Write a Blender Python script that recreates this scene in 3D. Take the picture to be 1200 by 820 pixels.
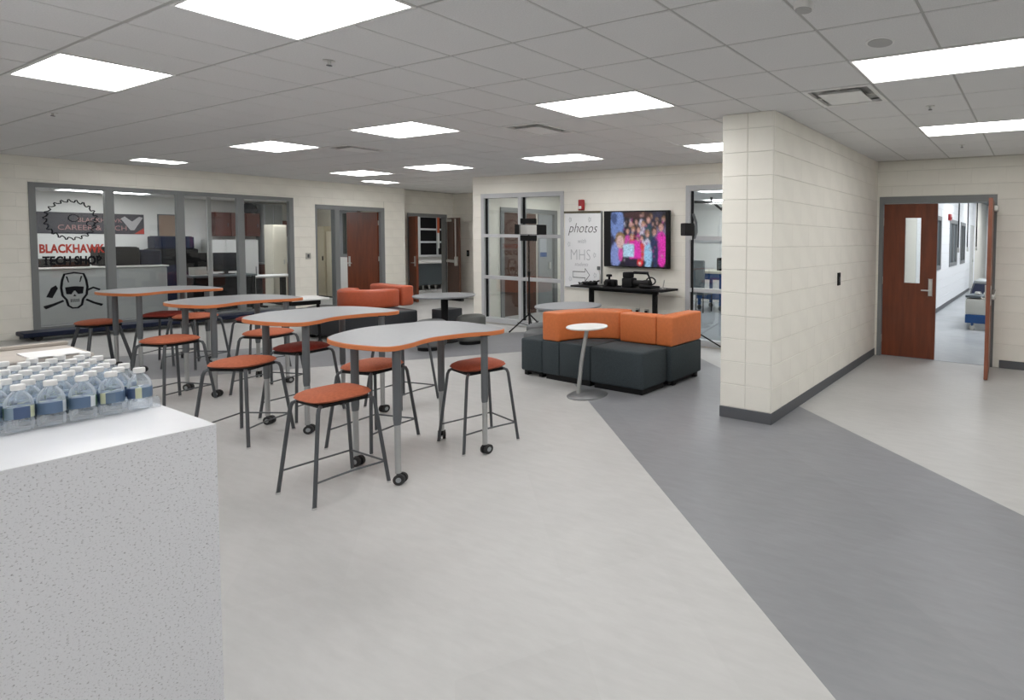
import bpy, bmesh, math, random
from mathutils import Matrix, Vector

random.seed(7)
for o in list(bpy.data.objects):
    bpy.data.objects.remove(o)
SC = bpy.context.scene
COL = SC.collection
PI = math.pi

# ------------------------------------------------------------------ camera
CAM_R = Vector((0.89302, 0.44984, 0.01245))
CAM_U = Vector((-0.03029, 0.03248, 0.99901))
CAM_F = Vector((-0.44899, 0.89252, -0.04263))
CAM_Z = 1.6546
cam_data = bpy.data.cameras.new('camera')
cam = bpy.data.objects.new('camera', cam_data)
COL.objects.link(cam)
cam_data.sensor_fit = 'HORIZONTAL'
cam_data.sensor_width = 36.0
cam_data.lens = 654.74 / 1200 * 36.0
cam_data.shift_x = (600 - 887.01) / 1200
cam_data.shift_y = (308.84 - 410) / 1200
cam_data.clip_start = 0.05
m = Matrix.Identity(4)
for i in range(3):
    m[i][0], m[i][1], m[i][2] = CAM_R[i], CAM_U[i], -CAM_F[i]
m[2][3] = CAM_Z
cam.matrix_world = m
SC.camera = cam

# ------------------------------------------------------------------ world, exposure
w = bpy.data.worlds.new('world')
SC.world = w
w.use_nodes = True
w.node_tree.nodes['Background'].inputs[0].default_value = (0.75, 0.8, 0.85, 1)
w.node_tree.nodes['Background'].inputs[1].default_value = 0.05
SC.view_settings.view_transform = 'Standard'
SC.view_settings.look = 'None'
SC.view_settings.gamma = 1.0
SC.view_settings.use_curve_mapping = False
SC.view_settings.exposure = 0.62
LAMP = 8.0          # brightness of the ceiling light diffusers
try:
    SC.cycles.use_denoising = True
    SC.cycles.max_bounces = 8
    SC.cycles.diffuse_bounces = 5
    SC.cycles.transparent_max_bounces = 16
    SC.cycles.sample_clamp_indirect = 6.0
except Exception:
    pass

H = 2.79            # ceiling height
T = 0.561           # ceiling module
GX, GY = -2.7948, 1.7661
XL = -13.8          # left wall plane
YT = 7.22           # television wall plane
YD = 8.02           # double door wall plane
XP0, XP1, YP = -2.615, -2.1, 4.48   # pier

# ------------------------------------------------------------------ materials
MATS = {}
def mat(name, col, rough=0.5, metal=0.0, var=0.0, scale=8.0, bump=0.0, bscale=60.0, spec=0.5, emit=None, stretch=None):
    if name in MATS:
        return MATS[name]
    M = bpy.data.materials.new(name)
    M.use_nodes = True
    nt = M.node_tree
    b = nt.nodes['Principled BSDF']
    b.inputs['Base Color'].default_value = (*col, 1)
    b.inputs['Roughness'].default_value = rough
    b.inputs['Metallic'].default_value = metal
    b.inputs['Specular IOR Level'].default_value = spec
    if emit:
        b.inputs['Emission Color'].default_value = (*emit[0], 1)
        b.inputs['Emission Strength'].default_value = emit[1]
    if var > 0 or bump > 0:
        tc = nt.nodes.new('ShaderNodeTexCoord')
        src = tc.outputs['Object']
        if stretch:
            mp = nt.nodes.new('ShaderNodeMapping')
            mp.inputs['Scale'].default_value = stretch
            nt.links.new(src, mp.inputs['Vector'])
            src = mp.outputs['Vector']
    if var > 0:
        n = nt.nodes.new('ShaderNodeTexNoise')
        n.inputs['Scale'].default_value = scale
        n.inputs['Detail'].default_value = 5
        nt.links.new(src, n.inputs['Vector'])
        r = nt.nodes.new('ShaderNodeValToRGB')
        r.color_ramp.elements[0].position = 0.3
        r.color_ramp.elements[1].position = 0.7
        r.color_ramp.elements[0].color = (*[c * (1 - var) for c in col], 1)
        r.color_ramp.elements[1].color = (*[min(1, c * (1 + var)) for c in col], 1)
        nt.links.new(n.outputs['Fac'], r.inputs['Fac'])
        nt.links.new(r.outputs['Color'], b.inputs['Base Color'])
    if bump > 0:
        n2 = nt.nodes.new('ShaderNodeTexNoise')
        n2.inputs['Scale'].default_value = bscale
        n2.inputs['Detail'].default_value = 3
        nt.links.new(src, n2.inputs['Vector'])
        bp = nt.nodes.new('ShaderNodeBump')
        bp.inputs['Strength'].default_value = bump
        bp.inputs['Distance'].default_value = 0.01
        nt.links.new(n2.outputs['Fac'], bp.inputs['Height'])
        nt.links.new(bp.outputs['Normal'], b.inputs['Normal'])
    MATS[name] = M
    return M

def glass_mat(name, tint=(0.93, 0.95, 0.95), refl=0.10, haze=0.0, hazecol=(0.6, 0.62, 0.63)):
    M = bpy.data.materials.new(name)
    M.use_nodes = True
    nt = M.node_tree
    nt.nodes.remove(nt.nodes['Principled BSDF'])
    out = nt.nodes['Material Output']
    tr = nt.nodes.new('ShaderNodeBsdfTransparent')
    tr.inputs[0].default_value = (*tint, 1)
    gl = nt.nodes.new('ShaderNodeBsdfGlossy')
    gl.inputs['Roughness'].default_value = 0.02
    mx = nt.nodes.new('ShaderNodeMixShader')
    mx.inputs[0].default_value = refl
    nt.links.new(tr.outputs[0], mx.inputs[1])
    nt.links.new(gl.outputs[0], mx.inputs[2])
    last = mx
    if haze > 0:
        df = nt.nodes.new('ShaderNodeBsdfDiffuse')
        df.inputs[0].default_value = (*hazecol, 1)
        m2 = nt.nodes.new('ShaderNodeMixShader')
        m2.inputs[0].default_value = haze
        nt.links.new(mx.outputs[0], m2.inputs[1])
        nt.links.new(df.outputs[0], m2.inputs[2])
        last = m2
    nt.links.new(last.outputs[0], out.inputs[0])
    MATS[name] = M
    return M

WALL = mat('painted_block', (0.86, 0.838, 0.768), 0.55, var=0.03, scale=3, bump=0.12, bscale=90)
MORTAR = mat('mortar', (0.66, 0.645, 0.59), 0.8)
WHITEWALL = mat('white_painted_wall', (0.80, 0.80, 0.78), 0.6, var=0.02, scale=2)
TILE = mat('ceiling_tile', (0.71, 0.71, 0.712), 0.9, var=0.05, scale=120, bump=0.25, bscale=160)
TEE = mat('ceiling_grid_bar', (0.42, 0.42, 0.41), 0.6)
BASE = mat('vinyl_base', (0.10, 0.105, 0.115), 0.5)
FRAME = mat('grey_frame_paint', (0.20, 0.21, 0.215), 0.45)
FRAME_L = mat('pale_frame_paint', (0.50, 0.51, 0.53), 0.4)
DOOR = mat('red_brown_door', (0.160, 0.038, 0.013), 0.38, var=0.22, scale=3.0, stretch=(6, 6, 0.7))
DARKDOOR = mat('dark_brown_door', (0.085, 0.036, 0.022), 0.45, var=0.15, scale=3.0, stretch=(6, 6, 0.7))
STEEL = mat('brushed_steel', (0.62, 0.62, 0.60), 0.32, 0.9)
TUBE = mat('silver_tube', (0.42, 0.43, 0.43), 0.36, 0.6)
SLEEVE = mat('dark_sleeve', (0.13, 0.14, 0.15), 0.42, 0.3)
LEGGREY = mat('stool_leg_grey', (0.085, 0.092, 0.10), 0.4, 0.4)
BLACK = mat('black_plastic', (0.009, 0.009, 0.010), 0.55, spec=0.2)
RUBBER = mat('black_rubber', (0.02, 0.02, 0.021), 0.65)
CHROME = mat('chrome', (0.75, 0.75, 0.75), 0.15, 1.0)
ORANGE_FAB = mat('orange_fabric', (0.43, 0.118, 0.055), 0.8, var=0.12, scale=60, bump=0.15, bscale=300)
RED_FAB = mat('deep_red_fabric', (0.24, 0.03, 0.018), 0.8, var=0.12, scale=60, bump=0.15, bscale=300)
ORANGE_VINYL = mat('orange_vinyl', (0.60, 0.165, 0.048), 0.5, var=0.06, scale=30, bump=0.08, bscale=200)
CORAL_VINYL = mat('coral_vinyl', (0.52, 0.105, 0.045), 0.4, var=0.06, scale=30)
EDGE = mat('orange_edge_band', (0.60, 0.18, 0.055), 0.45)
LAMINATE = mat('grey_laminate', (0.285, 0.295, 0.31), 0.38, var=0.04, scale=40)
DARKFAB = mat('charcoal_fabric', (0.032, 0.044, 0.051), 0.85, var=0.18, scale=80, bump=0.15, bscale=320)
BLACKFAB = mat('black_vinyl', (0.026, 0.029, 0.034), 0.5, var=0.1, scale=30)
OLIVE = mat('grey_green_vinyl', (0.10, 0.105, 0.098), 0.6)
GREYTOP = mat('dark_grey_vinyl', (0.13, 0.135, 0.14), 0.6)
WHITE = mat('white_plastic', (0.78, 0.78, 0.77), 0.45)
BOARD = mat('white_board', (0.86, 0.87, 0.89), 0.3)
INK = mat('marker_ink', (0.06, 0.06, 0.07), 0.6)
INKPALE = mat('faded_marker_ink', (0.52, 0.53, 0.56), 0.6)
REDPAINT = mat('red_plastic', (0.36, 0.012, 0.018), 0.4)
REDVINYL = mat('red_decal', (0.55, 0.055, 0.035), 0.5)
BLACKVINYL = mat('black_decal', (0.006, 0.006, 0.009), 0.6, spec=0.15)
NAVY = mat('navy_plastic', (0.010, 0.015, 0.038), 0.55, spec=0.2)
BLUE = mat('blue_paint', (0.012, 0.075, 0.25), 0.4)
GREYPAINT = mat('mid_grey_paint', (0.30, 0.32, 0.33), 0.55)
SLATE = mat('slate_grey_panel', (0.11, 0.135, 0.15), 0.6)
BEIGE = mat('beige_paint', (0.60, 0.54, 0.40), 0.5)
CREAM = mat('cream_panel', (0.72, 0.68, 0.57), 0.5)
BROWN = mat('red_brown_laminate', (0.11, 0.030, 0.020), 0.5)
TAN = mat('tan_board', (0.34, 0.24, 0.18), 0.7)
CARD = mat('cardboard', (0.44, 0.40, 0.36), 0.75, var=0.06, scale=12)
GLASS = glass_mat('clear_glass')
GLASS_F = glass_mat('storefront_glass', (0.93, 0.94, 0.94), 0.035)
GLASS_D = glass_mat('dark_glass', (0.10, 0.11, 0.12), 0.10)

def floor_mat(name, col, var, rough):
    M = bpy.data.materials.new(name)
    M.use_nodes = True
    nt = M.node_tree
    b = nt.nodes['Principled BSDF']
    tc = nt.nodes.new('ShaderNodeTexCoord')
    mp = nt.nodes.new('ShaderNodeMapping')
    mp.inputs['Rotation'].default_value = (0, 0, math.radians(34.5))
    nt.links.new(tc.outputs['Object'], mp.inputs['Vector'])
    # fine directional streaks of marbled sheet flooring
    mp2 = nt.nodes.new('ShaderNodeMapping')
    mp2.inputs['Rotation'].default_value = (0, 0, math.radians(-20))
    mp2.inputs['Scale'].default_value = (5, 22, 1)
    nt.links.new(tc.outputs['Object'], mp2.inputs['Vector'])
    n1 = nt.nodes.new('ShaderNodeTexNoise')
    n1.inputs['Scale'].default_value = 1.0
    n1.inputs['Detail'].default_value = 6
    n1.inputs['Roughness'].default_value = 0.6
    nt.links.new(mp2.outputs['Vector'], n1.inputs['Vector'])
    n2 = nt.nodes.new('ShaderNodeTexNoise')
    n2.inputs['Scale'].default_value = 1.3
    n2.inputs['Detail'].default_value = 4
    nt.links.new(tc.outputs['Object'], n2.inputs['Vector'])
    # large square tiles, barely different from each other
    br = nt.nodes.new('ShaderNodeTexBrick')
    br.offset = 0.5
    br.inputs['Scale'].default_value = 1.0
    br.inputs['Brick Width'].default_value = 0.92
    br.inputs['Row Height'].default_value = 0.46
    br.inputs['Mortar Size'].default_value = 0.0
    br.inputs['Color1'].default_value = (0.41, 0.41, 0.41, 1)
    br.inputs['Color2'].default_value = (0.59, 0.59, 0.59, 1)
    nt.links.new(mp.outputs['Vector'], br.inputs['Vector'])
    add = nt.nodes.new('ShaderNodeMath'); add.operation = 'ADD'
    nt.links.new(n1.outputs['Fac'], add.inputs[0]); nt.links.new(n2.outputs['Fac'], add.inputs[1])
    add2 = nt.nodes.new('ShaderNodeMath'); add2.operation = 'ADD'
    nt.links.new(add.outputs[0], add2.inputs[0]); nt.links.new(br.outputs['Color'], add2.inputs[1])
    dv = nt.nodes.new('ShaderNodeMath'); dv.operation = 'DIVIDE'
    dv.inputs[1].default_value = 3.0
    nt.links.new(add2.outputs[0], dv.inputs[0])
    r = nt.nodes.new('ShaderNodeValToRGB')
    r.color_ramp.elements[0].position = 0.36
    r.color_ramp.elements[1].position = 0.64
    r.color_ramp.elements[0].color = (*[c * (1 - var) for c in col], 1)
    r.color_ramp.elements[1].color = (*[c * (1 + var) for c in col], 1)
    nt.links.new(dv.outputs[0], r.inputs['Fac'])
    nt.links.new(r.outputs['Color'], b.inputs['Base Color'])
    b.inputs['Roughness'].default_value = rough
    b.inputs['Specular IOR Level'].default_value = 0.45
    bp = nt.nodes.new('ShaderNodeBump')
    bp.inputs['Strength'].default_value = 0.08
    bp.inputs['Distance'].default_value = 0.004
    nt.links.new(n1.outputs['Fac'], bp.inputs['Height'])
    nt.links.new(bp.outputs['Normal'], b.inputs['Normal'])
    MATS[name] = M
    return M
FLOOR_L = floor_mat('light_grey_floor', (0.468, 0.466, 0.457), 0.10, 0.42)
FLOOR_D = floor_mat('dark_grey_floor', (0.225, 0.229, 0.243), 0.13, 0.40)
FLOOR_S = floor_mat('shop_concrete', (0.40, 0.42, 0.44), 0.12, 0.25)

def counter_mat():
    M = bpy.data.materials.new('speckled_counter')
    M.use_nodes = True
    nt = M.node_tree
    b = nt.nodes['Principled BSDF']
    tc = nt.nodes.new('ShaderNodeTexCoord')
    mp = nt.nodes.new('ShaderNodeMapping')
    mp.inputs['Scale'].default_value = (1, 0.7, 1)
    nt.links.new(tc.outputs['Object'], mp.inputs['Vector'])
    n = nt.nodes.new('ShaderNodeTexNoise')
    n.inputs['Scale'].default_value = 230
    n.inputs['Detail'].default_value = 2
    n.inputs['Roughness'].default_value = 0.6
    nt.links.new(mp.outputs['Vector'], n.inputs['Vector'])
    r = nt.nodes.new('ShaderNodeValToRGB')
    r.color_ramp.elements[0].position = 0.30
    r.color_ramp.elements[0].color = (0.34, 0.34, 0.36, 1)
    r.color_ramp.elements[1].position = 0.42
    r.color_ramp.elements[1].color = (0.70, 0.71, 0.745, 1)
    nt.links.new(n.outputs['Fac'], r.inputs['Fac'])
    nt.links.new(r.outputs['Color'], b.inputs['Base Color'])
    b.inputs['Roughness'].default_value = 0.3
    bp = nt.nodes.new('ShaderNodeBump')
    bp.inputs['Strength'].default_value = 0.35
    bp.inputs['Distance'].default_value = 0.003
    nt.links.new(n.outputs['Fac'], bp.inputs['Height'])
    nt.links.new(bp.outputs['Normal'], b.inputs['Normal'])
    MATS['speckled_counter'] = M
    return M
COUNTER = counter_mat()

def emit_mat(name, col, strength):
    M = bpy.data.materials.new(name)
    M.use_nodes = True
    nt = M.node_tree
    nt.nodes.remove(nt.nodes['Principled BSDF'])
    e = nt.nodes.new('ShaderNodeEmission')
    e.inputs[0].default_value = (*col, 1)
    e.inputs[1].default_value = strength
    nt.links.new(e.outputs[0], nt.nodes['Material Output'].inputs[0])
    MATS[name] = M
    return M
DIFF = emit_mat('lit_diffuser', (1.0, 0.99, 0.975), LAMP)
DIFF_SHOP = emit_mat('lit_shop_diffuser', (0.96, 0.98, 1.0), LAMP * 1.15)

# ------------------------------------------------------------------ geometry helpers
class MB:
    def __init__(s):
        s.v, s.f = [], []
    def add(s, vs, fs):
        b = len(s.v)
        s.v += [tuple(p) for p in vs]
        s.f += [tuple(b + i for i in q) for q in fs]
        return s
    def box(s, x0, x1, y0, y1, z0, z1):
        vs = [(x, y, z) for z in (z0, z1) for y in (y0, y1) for x in (x0, x1)]
        return s.add(vs, [(0, 2, 3, 1), (4, 5, 7, 6), (0, 1, 5, 4), (2, 6, 7, 3), (0, 4, 6, 2), (1, 3, 7, 5)])
    def rbox(s, x0, x1, y0, y1, z0, z1, r=0.02, seg=2):
        bm = bmesh.new()
        bmesh.ops.create_cube(bm, size=1)
        for v in bm.verts:
            v.co = Vector(((x0 + x1) / 2 + v.co.x * (x1 - x0), (y0 + y1) / 2 + v.co.y * (y1 - y0), (z0 + z1) / 2 + v.co.z * (z1 - z0)))
        bmesh.ops.bevel(bm, geom=list(bm.edges), offset=r, segments=seg, affect='EDGES', profile=0.5)
        bm.verts.index_update()
        s.add([v.co for v in bm.verts], [[v.index for v in f.verts] for f in bm.faces])
        bm.free()
        return s
    def prism(s, poly, z0, z1, bevel=0.0, seg=2):
        n = len(poly)
        bm = bmesh.new()
        lo = [bm.verts.new((x, y, z0)) for x, y in poly]
        hi = [bm.verts.new((x, y, z1)) for x, y in poly]
        bm.faces.new(lo[::-1]); bm.faces.new(hi)
        for i in range(n):
            j = (i + 1) % n
            bm.faces.new((lo[i], lo[j], hi[j], hi[i]))
        bmesh.ops.recalc_face_normals(bm, faces=list(bm.faces))
        if bevel > 0:
            es = [e for e in bm.edges if len(e.link_faces) == 2 and e.calc_face_angle(0) > 0.6]
            bmesh.ops.bevel(bm, geom=es, offset=bevel, segments=seg, affect='EDGES', profile=0.5)
        bm.verts.index_update()
        s.add([v.co for v in bm.verts], [[v.index for v in f.verts] for f in bm.faces])
        bm.free()
        return s
    def cyl(s, c, r, z0, z1, n=20, r2=None):
        r2 = r if r2 is None else r2
        vs = []
        for z, q in ((z0, r), (z1, r2)):
            vs += [(c[0] + q * math.cos(2 * PI * i / n), c[1] + q * math.sin(2 * PI * i / n), z) for i in range(n)]
        fs = [tuple(range(n))[::-1], tuple(range(n, 2 * n))]
        fs += [(i, (i + 1) % n, n + (i + 1) % n, n + i) for i in range(n)]
        return s.add(vs, fs)
    def tube(s, pts, r, n=8, closed=False):
        pts = [Vector(p) for p in pts]
        rs = r if isinstance(r, (list, tuple)) else [r] * len(pts)
        vs, fs = [], []
        N = len(pts)
        up = None
        for i, p in enumerate(pts):
            if closed:
                d = pts[(i + 1) % N] - pts[i - 1]
            else:
                d = pts[min(i + 1, N - 1)] - pts[max(i - 1, 0)]
            d.normalize()
            if up is None:
                up = Vector((0, 0, 1)) if abs(d.z) < 0.9 else Vector((1, 0, 0))
            a = d.cross(up)
            if a.length < 1e-4:
                a = d.cross(Vector((0.3, 0.8, 0.2)))
            a.normalize()
            b = d.cross(a)
            up = a.cross(d)
            for k in range(n):
                t = 2 * PI * k / n
                vs.append(p + (a * math.cos(t) + b * math.sin(t)) * rs[i])
        for i in range(N if closed else N - 1):
            j = (i + 1) % N
            for k in range(n):
                l = (k + 1) % n
                fs.append((i * n + k, i * n + l, j * n + l, j * n + k))
        if not closed:
            fs.append(tuple(range(n))[::-1])
            fs.append(tuple(range((N - 1) * n, N * n)))
        return s.add(vs, fs)
    def lathe(s, prof, n=20, c=(0, 0)):
        vs, fs = [], []
        for r, z in prof:
            vs += [(c[0] + r * math.cos(2 * PI * i / n), c[1] + r * math.sin(2 * PI * i / n), z) for i in range(n)]
        for j in range(len(prof) - 1):
            for i in range(n):
                k = (i + 1) % n
                fs.append((j * n + i, j * n + k, (j + 1) * n + k, (j + 1) * n + i))
        fs.append(tuple(range(n))[::-1])
        fs.append(tuple(range((len(prof) - 1) * n, len(prof) * n)))
        return s.add(vs, fs)
    def mesh(s, name, material, smooth=True):
        me = bpy.data.meshes.new(name)
        me.from_pydata(s.v, [], s.f)
        me.update()
        bm = bmesh.new(); bm.from_mesh(me)
        bmesh.ops.recalc_face_normals(bm, faces=list(bm.faces))
        bm.to_mesh(me); bm.free()
        if smooth:
            me.polygons.foreach_set('use_smooth', [True] * len(me.polygons))
            me.set_sharp_from_angle(angle=math.radians(38))
        me.materials.append(material)
        return me
    def build(s, name, material, parent=None, loc=(0, 0, 0), rotz=0.0, smooth=True):
        return obj(name, s.mesh(name, material, smooth), parent, loc, rotz)

def obj(name, me, parent=None, loc=(0, 0, 0), rotz=0.0):
    o = bpy.data.objects.new(name, me)
    COL.objects.link(o)
    o.location = loc
    o.rotation_euler = (0, 0, rotz)
    o.parent = parent
    return o
def B(x0, x1, y0, y1, z0, z1):
    return MB().box(x0, x1, y0, y1, z0, z1)
def RB(x0, x1, y0, y1, z0, z1, r=0.02, seg=2):
    return MB().rbox(x0, x1, y0, y1, z0, z1, r, seg)
def tag(o, label, cat, group=None, kind=None):
    o['label'] = label
    o['category'] = cat
    if group: o['group'] = group
    if kind: o['kind'] = kind
    return o
def thing(name, label, cat, loc=(0, 0, 0), rotz=0.0, group=None, kind=None):
    return tag(obj(name, None, None, loc, rotz), label, cat, group, kind)
def struct(o, label, cat):
    return tag(o, label, cat, None, 'structure')
def copy_tree(src, loc, rotz, label=None):
    def rec(o, par):
        c = o.copy()
        COL.objects.link(c)
        c.parent = par
        for ch in KIDS.get(o.name, []):
            rec(ch, c)
        return c
    r = rec(src, None)
    r.location = loc
    r.rotation_euler = (0, 0, rotz)
    if label: r['label'] = label
    return r
KIDS = {}
def note_tree(root):
    for ch in root.children:
        KIDS.setdefault(root.name, []).append(ch)
        note_tree(ch)
def text(s, size, material, parent, loc, rot, name='lettering', shear=0.0, sx=1.0, align='CENTER', off=0.0, thick=0.0008):
    cu = bpy.data.curves.new(name, 'FONT')
    cu.body = s
    cu.size = size
    cu.shear = shear
    cu.align_x = align
    cu.offset = off
    cu.extrude = thick
    cu.resolution_u = 3
    t = bpy.data.objects.new('tmp_text', cu)
    COL.objects.link(t)
    bpy.context.view_layer.update()
    me = bpy.data.meshes.new_from_object(t.evaluated_get(bpy.context.evaluated_depsgraph_get()))
    bpy.data.objects.remove(t)
    me.materials.clear()
    me.materials.append(material)
    for v in me.vertices: v.co.x *= sx
    o = obj(name, me, parent, loc)
    o.rotation_euler = rot
    return o
ROT_TV = (PI / 2, 0, 0)          # reads on a wall that faces -Y
ROT_LEFT = (PI / 2, 0, PI / 2)   # reads on a wall that faces +X

def subtract(rects, openings):
    for a0, a1, b0, b1 in openings:
        out = []
        for u0, u1, z0, z1 in rects:
            if a1 <= u0 or a0 >= u1 or b1 <= z0 or b0 >= z1:
                out.append((u0, u1, z0, z1)); continue
            if u0 < a0: out.append((u0, a0, z0, z1))
            if a1 < u1: out.append((a1, u1, z0, z1))
            c0, c1 = max(u0, a0), min(u1, a1)
            if z0 < b0: out.append((c0, c1, z0, b0))
            if b1 < z1: out.append((c0, c1, b1, z1))
        rects = out
    return rects
def wall(name, axis, p0, p1, u0, u1, openings=(), material=None, z1=None, label='', z0=0.0):
    """axis 'X': slab between X=p0 and p1 running along Y."""
    mb = MB()
    for a, b, c, d in subtract([(u0, u1, z0, z1 or H + 0.04)], openings):
        if axis == 'X': mb.box(min(p0, p1), max(p0, p1), a, b, c, d)
        else: mb.box(a, b, min(p0, p1), max(p0, p1), c, d)
    o = mb.build(name, material or MORTAR, smooth=False)
    return struct(o, label, 'wall')
BLOCK_CACHE = {}
CH = 0.2122
def blocks(parent, axis, p, sgn, u0, u1, openings=(), length=0.4244, bond=True, ztop=H, material=None, gu=.0002, gz=.0016):
    """painted concrete blocks standing proud of the mortar plane p (outward sgn)"""
    z, row = 0.0, 0
    edges = [0.0, 0.106]
    while edges[-1] < ztop - 0.02:
        edges.append(min(ztop, edges[-1] + CH))
    dep, ch = 0.006, 0.003
    for row in range(len(edges) - 1):
        z0, z1 = edges[row], edges[row + 1]
        off = -(length / 2 if (bond and row % 2) else 0)
        u = u0 + off
        while u < u1 - 0.01:
            a, b = max(u, u0), min(u + length, u1)
            u += length
            if b - a < 0.02: continue
            for (q0, q1, w0, w1) in subtract([(a, b, z0, z1)], openings):
                if q1 - q0 < 0.03 or w1 - w0 < 0.03: continue
                key = (axis, sgn, round(q1 - q0, 3), round(w1 - w0, 3), (material or WALL).name, gu)
                if key not in BLOCK_CACHE:
                    hw, hh = key[2] / 2 - gu, key[3] / 2 - gz
                    pts = []
                    for n, ins in ((-0.004, 0.0), (dep - ch, 0.0), (dep, ch)):
                        for su, sz in ((-1, -1), (1, -1), (1, 1), (-1, 1)):
                            uu, zz = su * (hw - ins * min(1, gu / .002)), sz * (hh - ins)
                            pts.append((sgn * n, uu, zz) if axis == 'X' else (uu, sgn * n, zz))
                    fs = [(8, 9, 10, 11)]
                    for L in (0, 4):
                        fs += [(L + i, L + (i + 1) % 4, L + 4 + (i + 1) % 4, L + 4 + i) for i in range(4)]
                    me = bpy.data.meshes.new('block')
                    me.from_pydata(pts, [], fs)
                    # outward normals
                    bm = bmesh.new(); bm.from_mesh(me)
                    for f in bm.faces:
                        f.normal_update()
                        c = f.calc_center_median()
                        d = Vector((sgn, 0, 0)) if axis == 'X' else Vector((0, sgn, 0))
                        ref = c - d * (c.dot(d)) + d * (0.5 if abs(f.normal.dot(d)) > 0.5 else 0.0)
                        if f.normal.dot(ref) < 0: f.normal_flip()
                    bm.to_mesh(me); bm.free()
                    me.materials.append(material or WALL)
                    BLOCK_CACHE[key] = me
                cu, cz = (q0 + q1) / 2, (w0 + w1) / 2
                obj('block', BLOCK_CACHE[key], parent, (p, cu, cz) if axis == 'X' else (cu, p, cz))

# ================================================================== THE SETTING
# ---- floor with a dark L-shaped inlay
fl = B(-19, 6.2, -5, 9.9, -0.05, 0).build('floor', FLOOR_L, smooth=False)
struct(fl, 'light grey marbled sheet floor with a dark grey diagonal band', 'floor')
P = Vector((-6.43, 5.90)); d1 = Vector((0.823, -0.568)).normalized(); d3 = Vector((-0.582, -0.813)).normalized()
n1 = Vector((0.568, 0.823)).normalized(); n3 = Vector((-0.813, 0.582)).normalized()
WB = 1.78
A0 = P + d1 * 14; A1 = A0 + n1 * 1.85
C = P + n1 * WB + n3 * WB
D0 = P + d3 * 9; D1 = D0 + n3 * WB
mb = MB().prism([tuple(P), tuple(D0), tuple(D1), tuple(C), tuple(A1), tuple(A0)], -0.01, 0.0012)
mb.build('floor_inlay', FLOOR_D, fl, smooth=False)
fs = B(-2.1, 6.2, YD + 0.02, 28, -0.05, 0.004).build('floor_shop', FLOOR_S, smooth=False)
struct(fs, 'glossy blue grey concrete floor of the shop beyond the double doors', 'floor')
fr2 = B(-8.4, -2.2, YT + 0.16, 13.2, -0.04, 0.006).build('floor_classroom', FLOOR_S, smooth=False)
struct(fr2, 'bright shiny floor of the room behind the right glass front', 'floor')

# ---- walls of the room
WIN_L = (2.64, 6.04, 0.10, 2.40)
DR_L = (6.43, 7.84, 0.0, 2.29)
wl = wall('wall_left', 'X', XL, XL - 0.15, -5, 8.32, [WIN_L, DR_L], label='cream painted block wall with the long glazed lab window')
blocks(wl, 'X', XL, 1, -0.873, 8.32, [WIN_L, DR_L])
DR_A = (8.62, 9.66, 0.0, 2.22)
wa = wall('wall_alcove', 'X', -14.2, -14.35, 8.17, 10.0, [DR_A], label='cream block wall inside the alcove holding the red brown double doors')
blocks(wa, 'X', -14.2, 1, 8.32, 9.85, [DR_A])
wj = wall('wall_alcove_return', 'Y', 8.32, 8.17, -14.2, XL - 0.15, material=WALL, label='short cream block return beside the alcove doors')
wb = wall('wall_alcove_back', 'Y', 9.85, 10.0, -14.35, -9.6, label='cream block wall at the back of the alcove')
blocks(wb, 'Y', 9.85, -1, -14.2, -11.2)
WIN_T = (-9.55, -7.41, 0.02, 2.46)
WIN_T2 = (-4.86, -3.15, 0.02, 2.47)
wt = wall('wall_back', 'Y', YT, YT + 0.15, -9.8, XP0, [WIN_T, WIN_T2], label='cream painted block wall carrying the television and whiteboard')
blocks(wt, 'Y', YT, -1, -9.8, -2.7, [WIN_T, WIN_T2])
DR_S = (7.76, 9.24, 0.0, 2.25)
ws = wall('wall_vestibule_side', 'X', -9.8, -9.72, YT + 0.15, 9.85, [DR_S], material=WALL, label='cream wall with a grey door frame behind the left glass front')
wv = wall('wall_vestibule_back', 'Y', 9.6, 9.75, -9.72, -7.3, material=WHITEWALL, label='white wall closing the vestibule behind the left glass front')
wv2 = wall('wall_vestibule_right', 'X', -7.3, -7.2, YT + 0.15, 9.75, material=WHITEWALL, label='white wall between the vestibule and the classroom')
# the pier
wp = B(XP0 + 0.0, XP1, YP, YD + 0.15, 0, H + 0.04).build('wall_pier', MORTAR, smooth=False)
struct(wp, 'projecting pier of stacked cream painted concrete blocks', 'wall')
blocks(wp, 'Y', YP, -1, XP0, XP1, length=0.2575, bond=False, gu=.002, gz=.002)
blocks(wp, 'X', XP1, 1, YP, YD)
blocks(wp, 'X', XP0, -1, YP, YT)
DR_R = (-2.06, -0.50, 0.0, 2.29)
wr = wall('wall_right', 'Y', YD, YD + 0.15, XP1, 6, [DR_R], label='cream painted block wall holding the red brown double doors')
blocks(wr, 'Y', YD, -1, XP1, 2.6, [DR_R])
wall('wall_front', 'Y', -4.5, -4.65, -14, 6, material=WALL, label='cream wall behind the camera')
wall('wall_far_right', 'X', 5.0, 5.15, -4.65, YD + 0.15, material=WALL, label='cream wall on the far right side of the room')
wall('wall_near_left', 'X', XL, XL + 0.001, -5, -4.5, material=WALL, label='cream end of the left wall')

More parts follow.
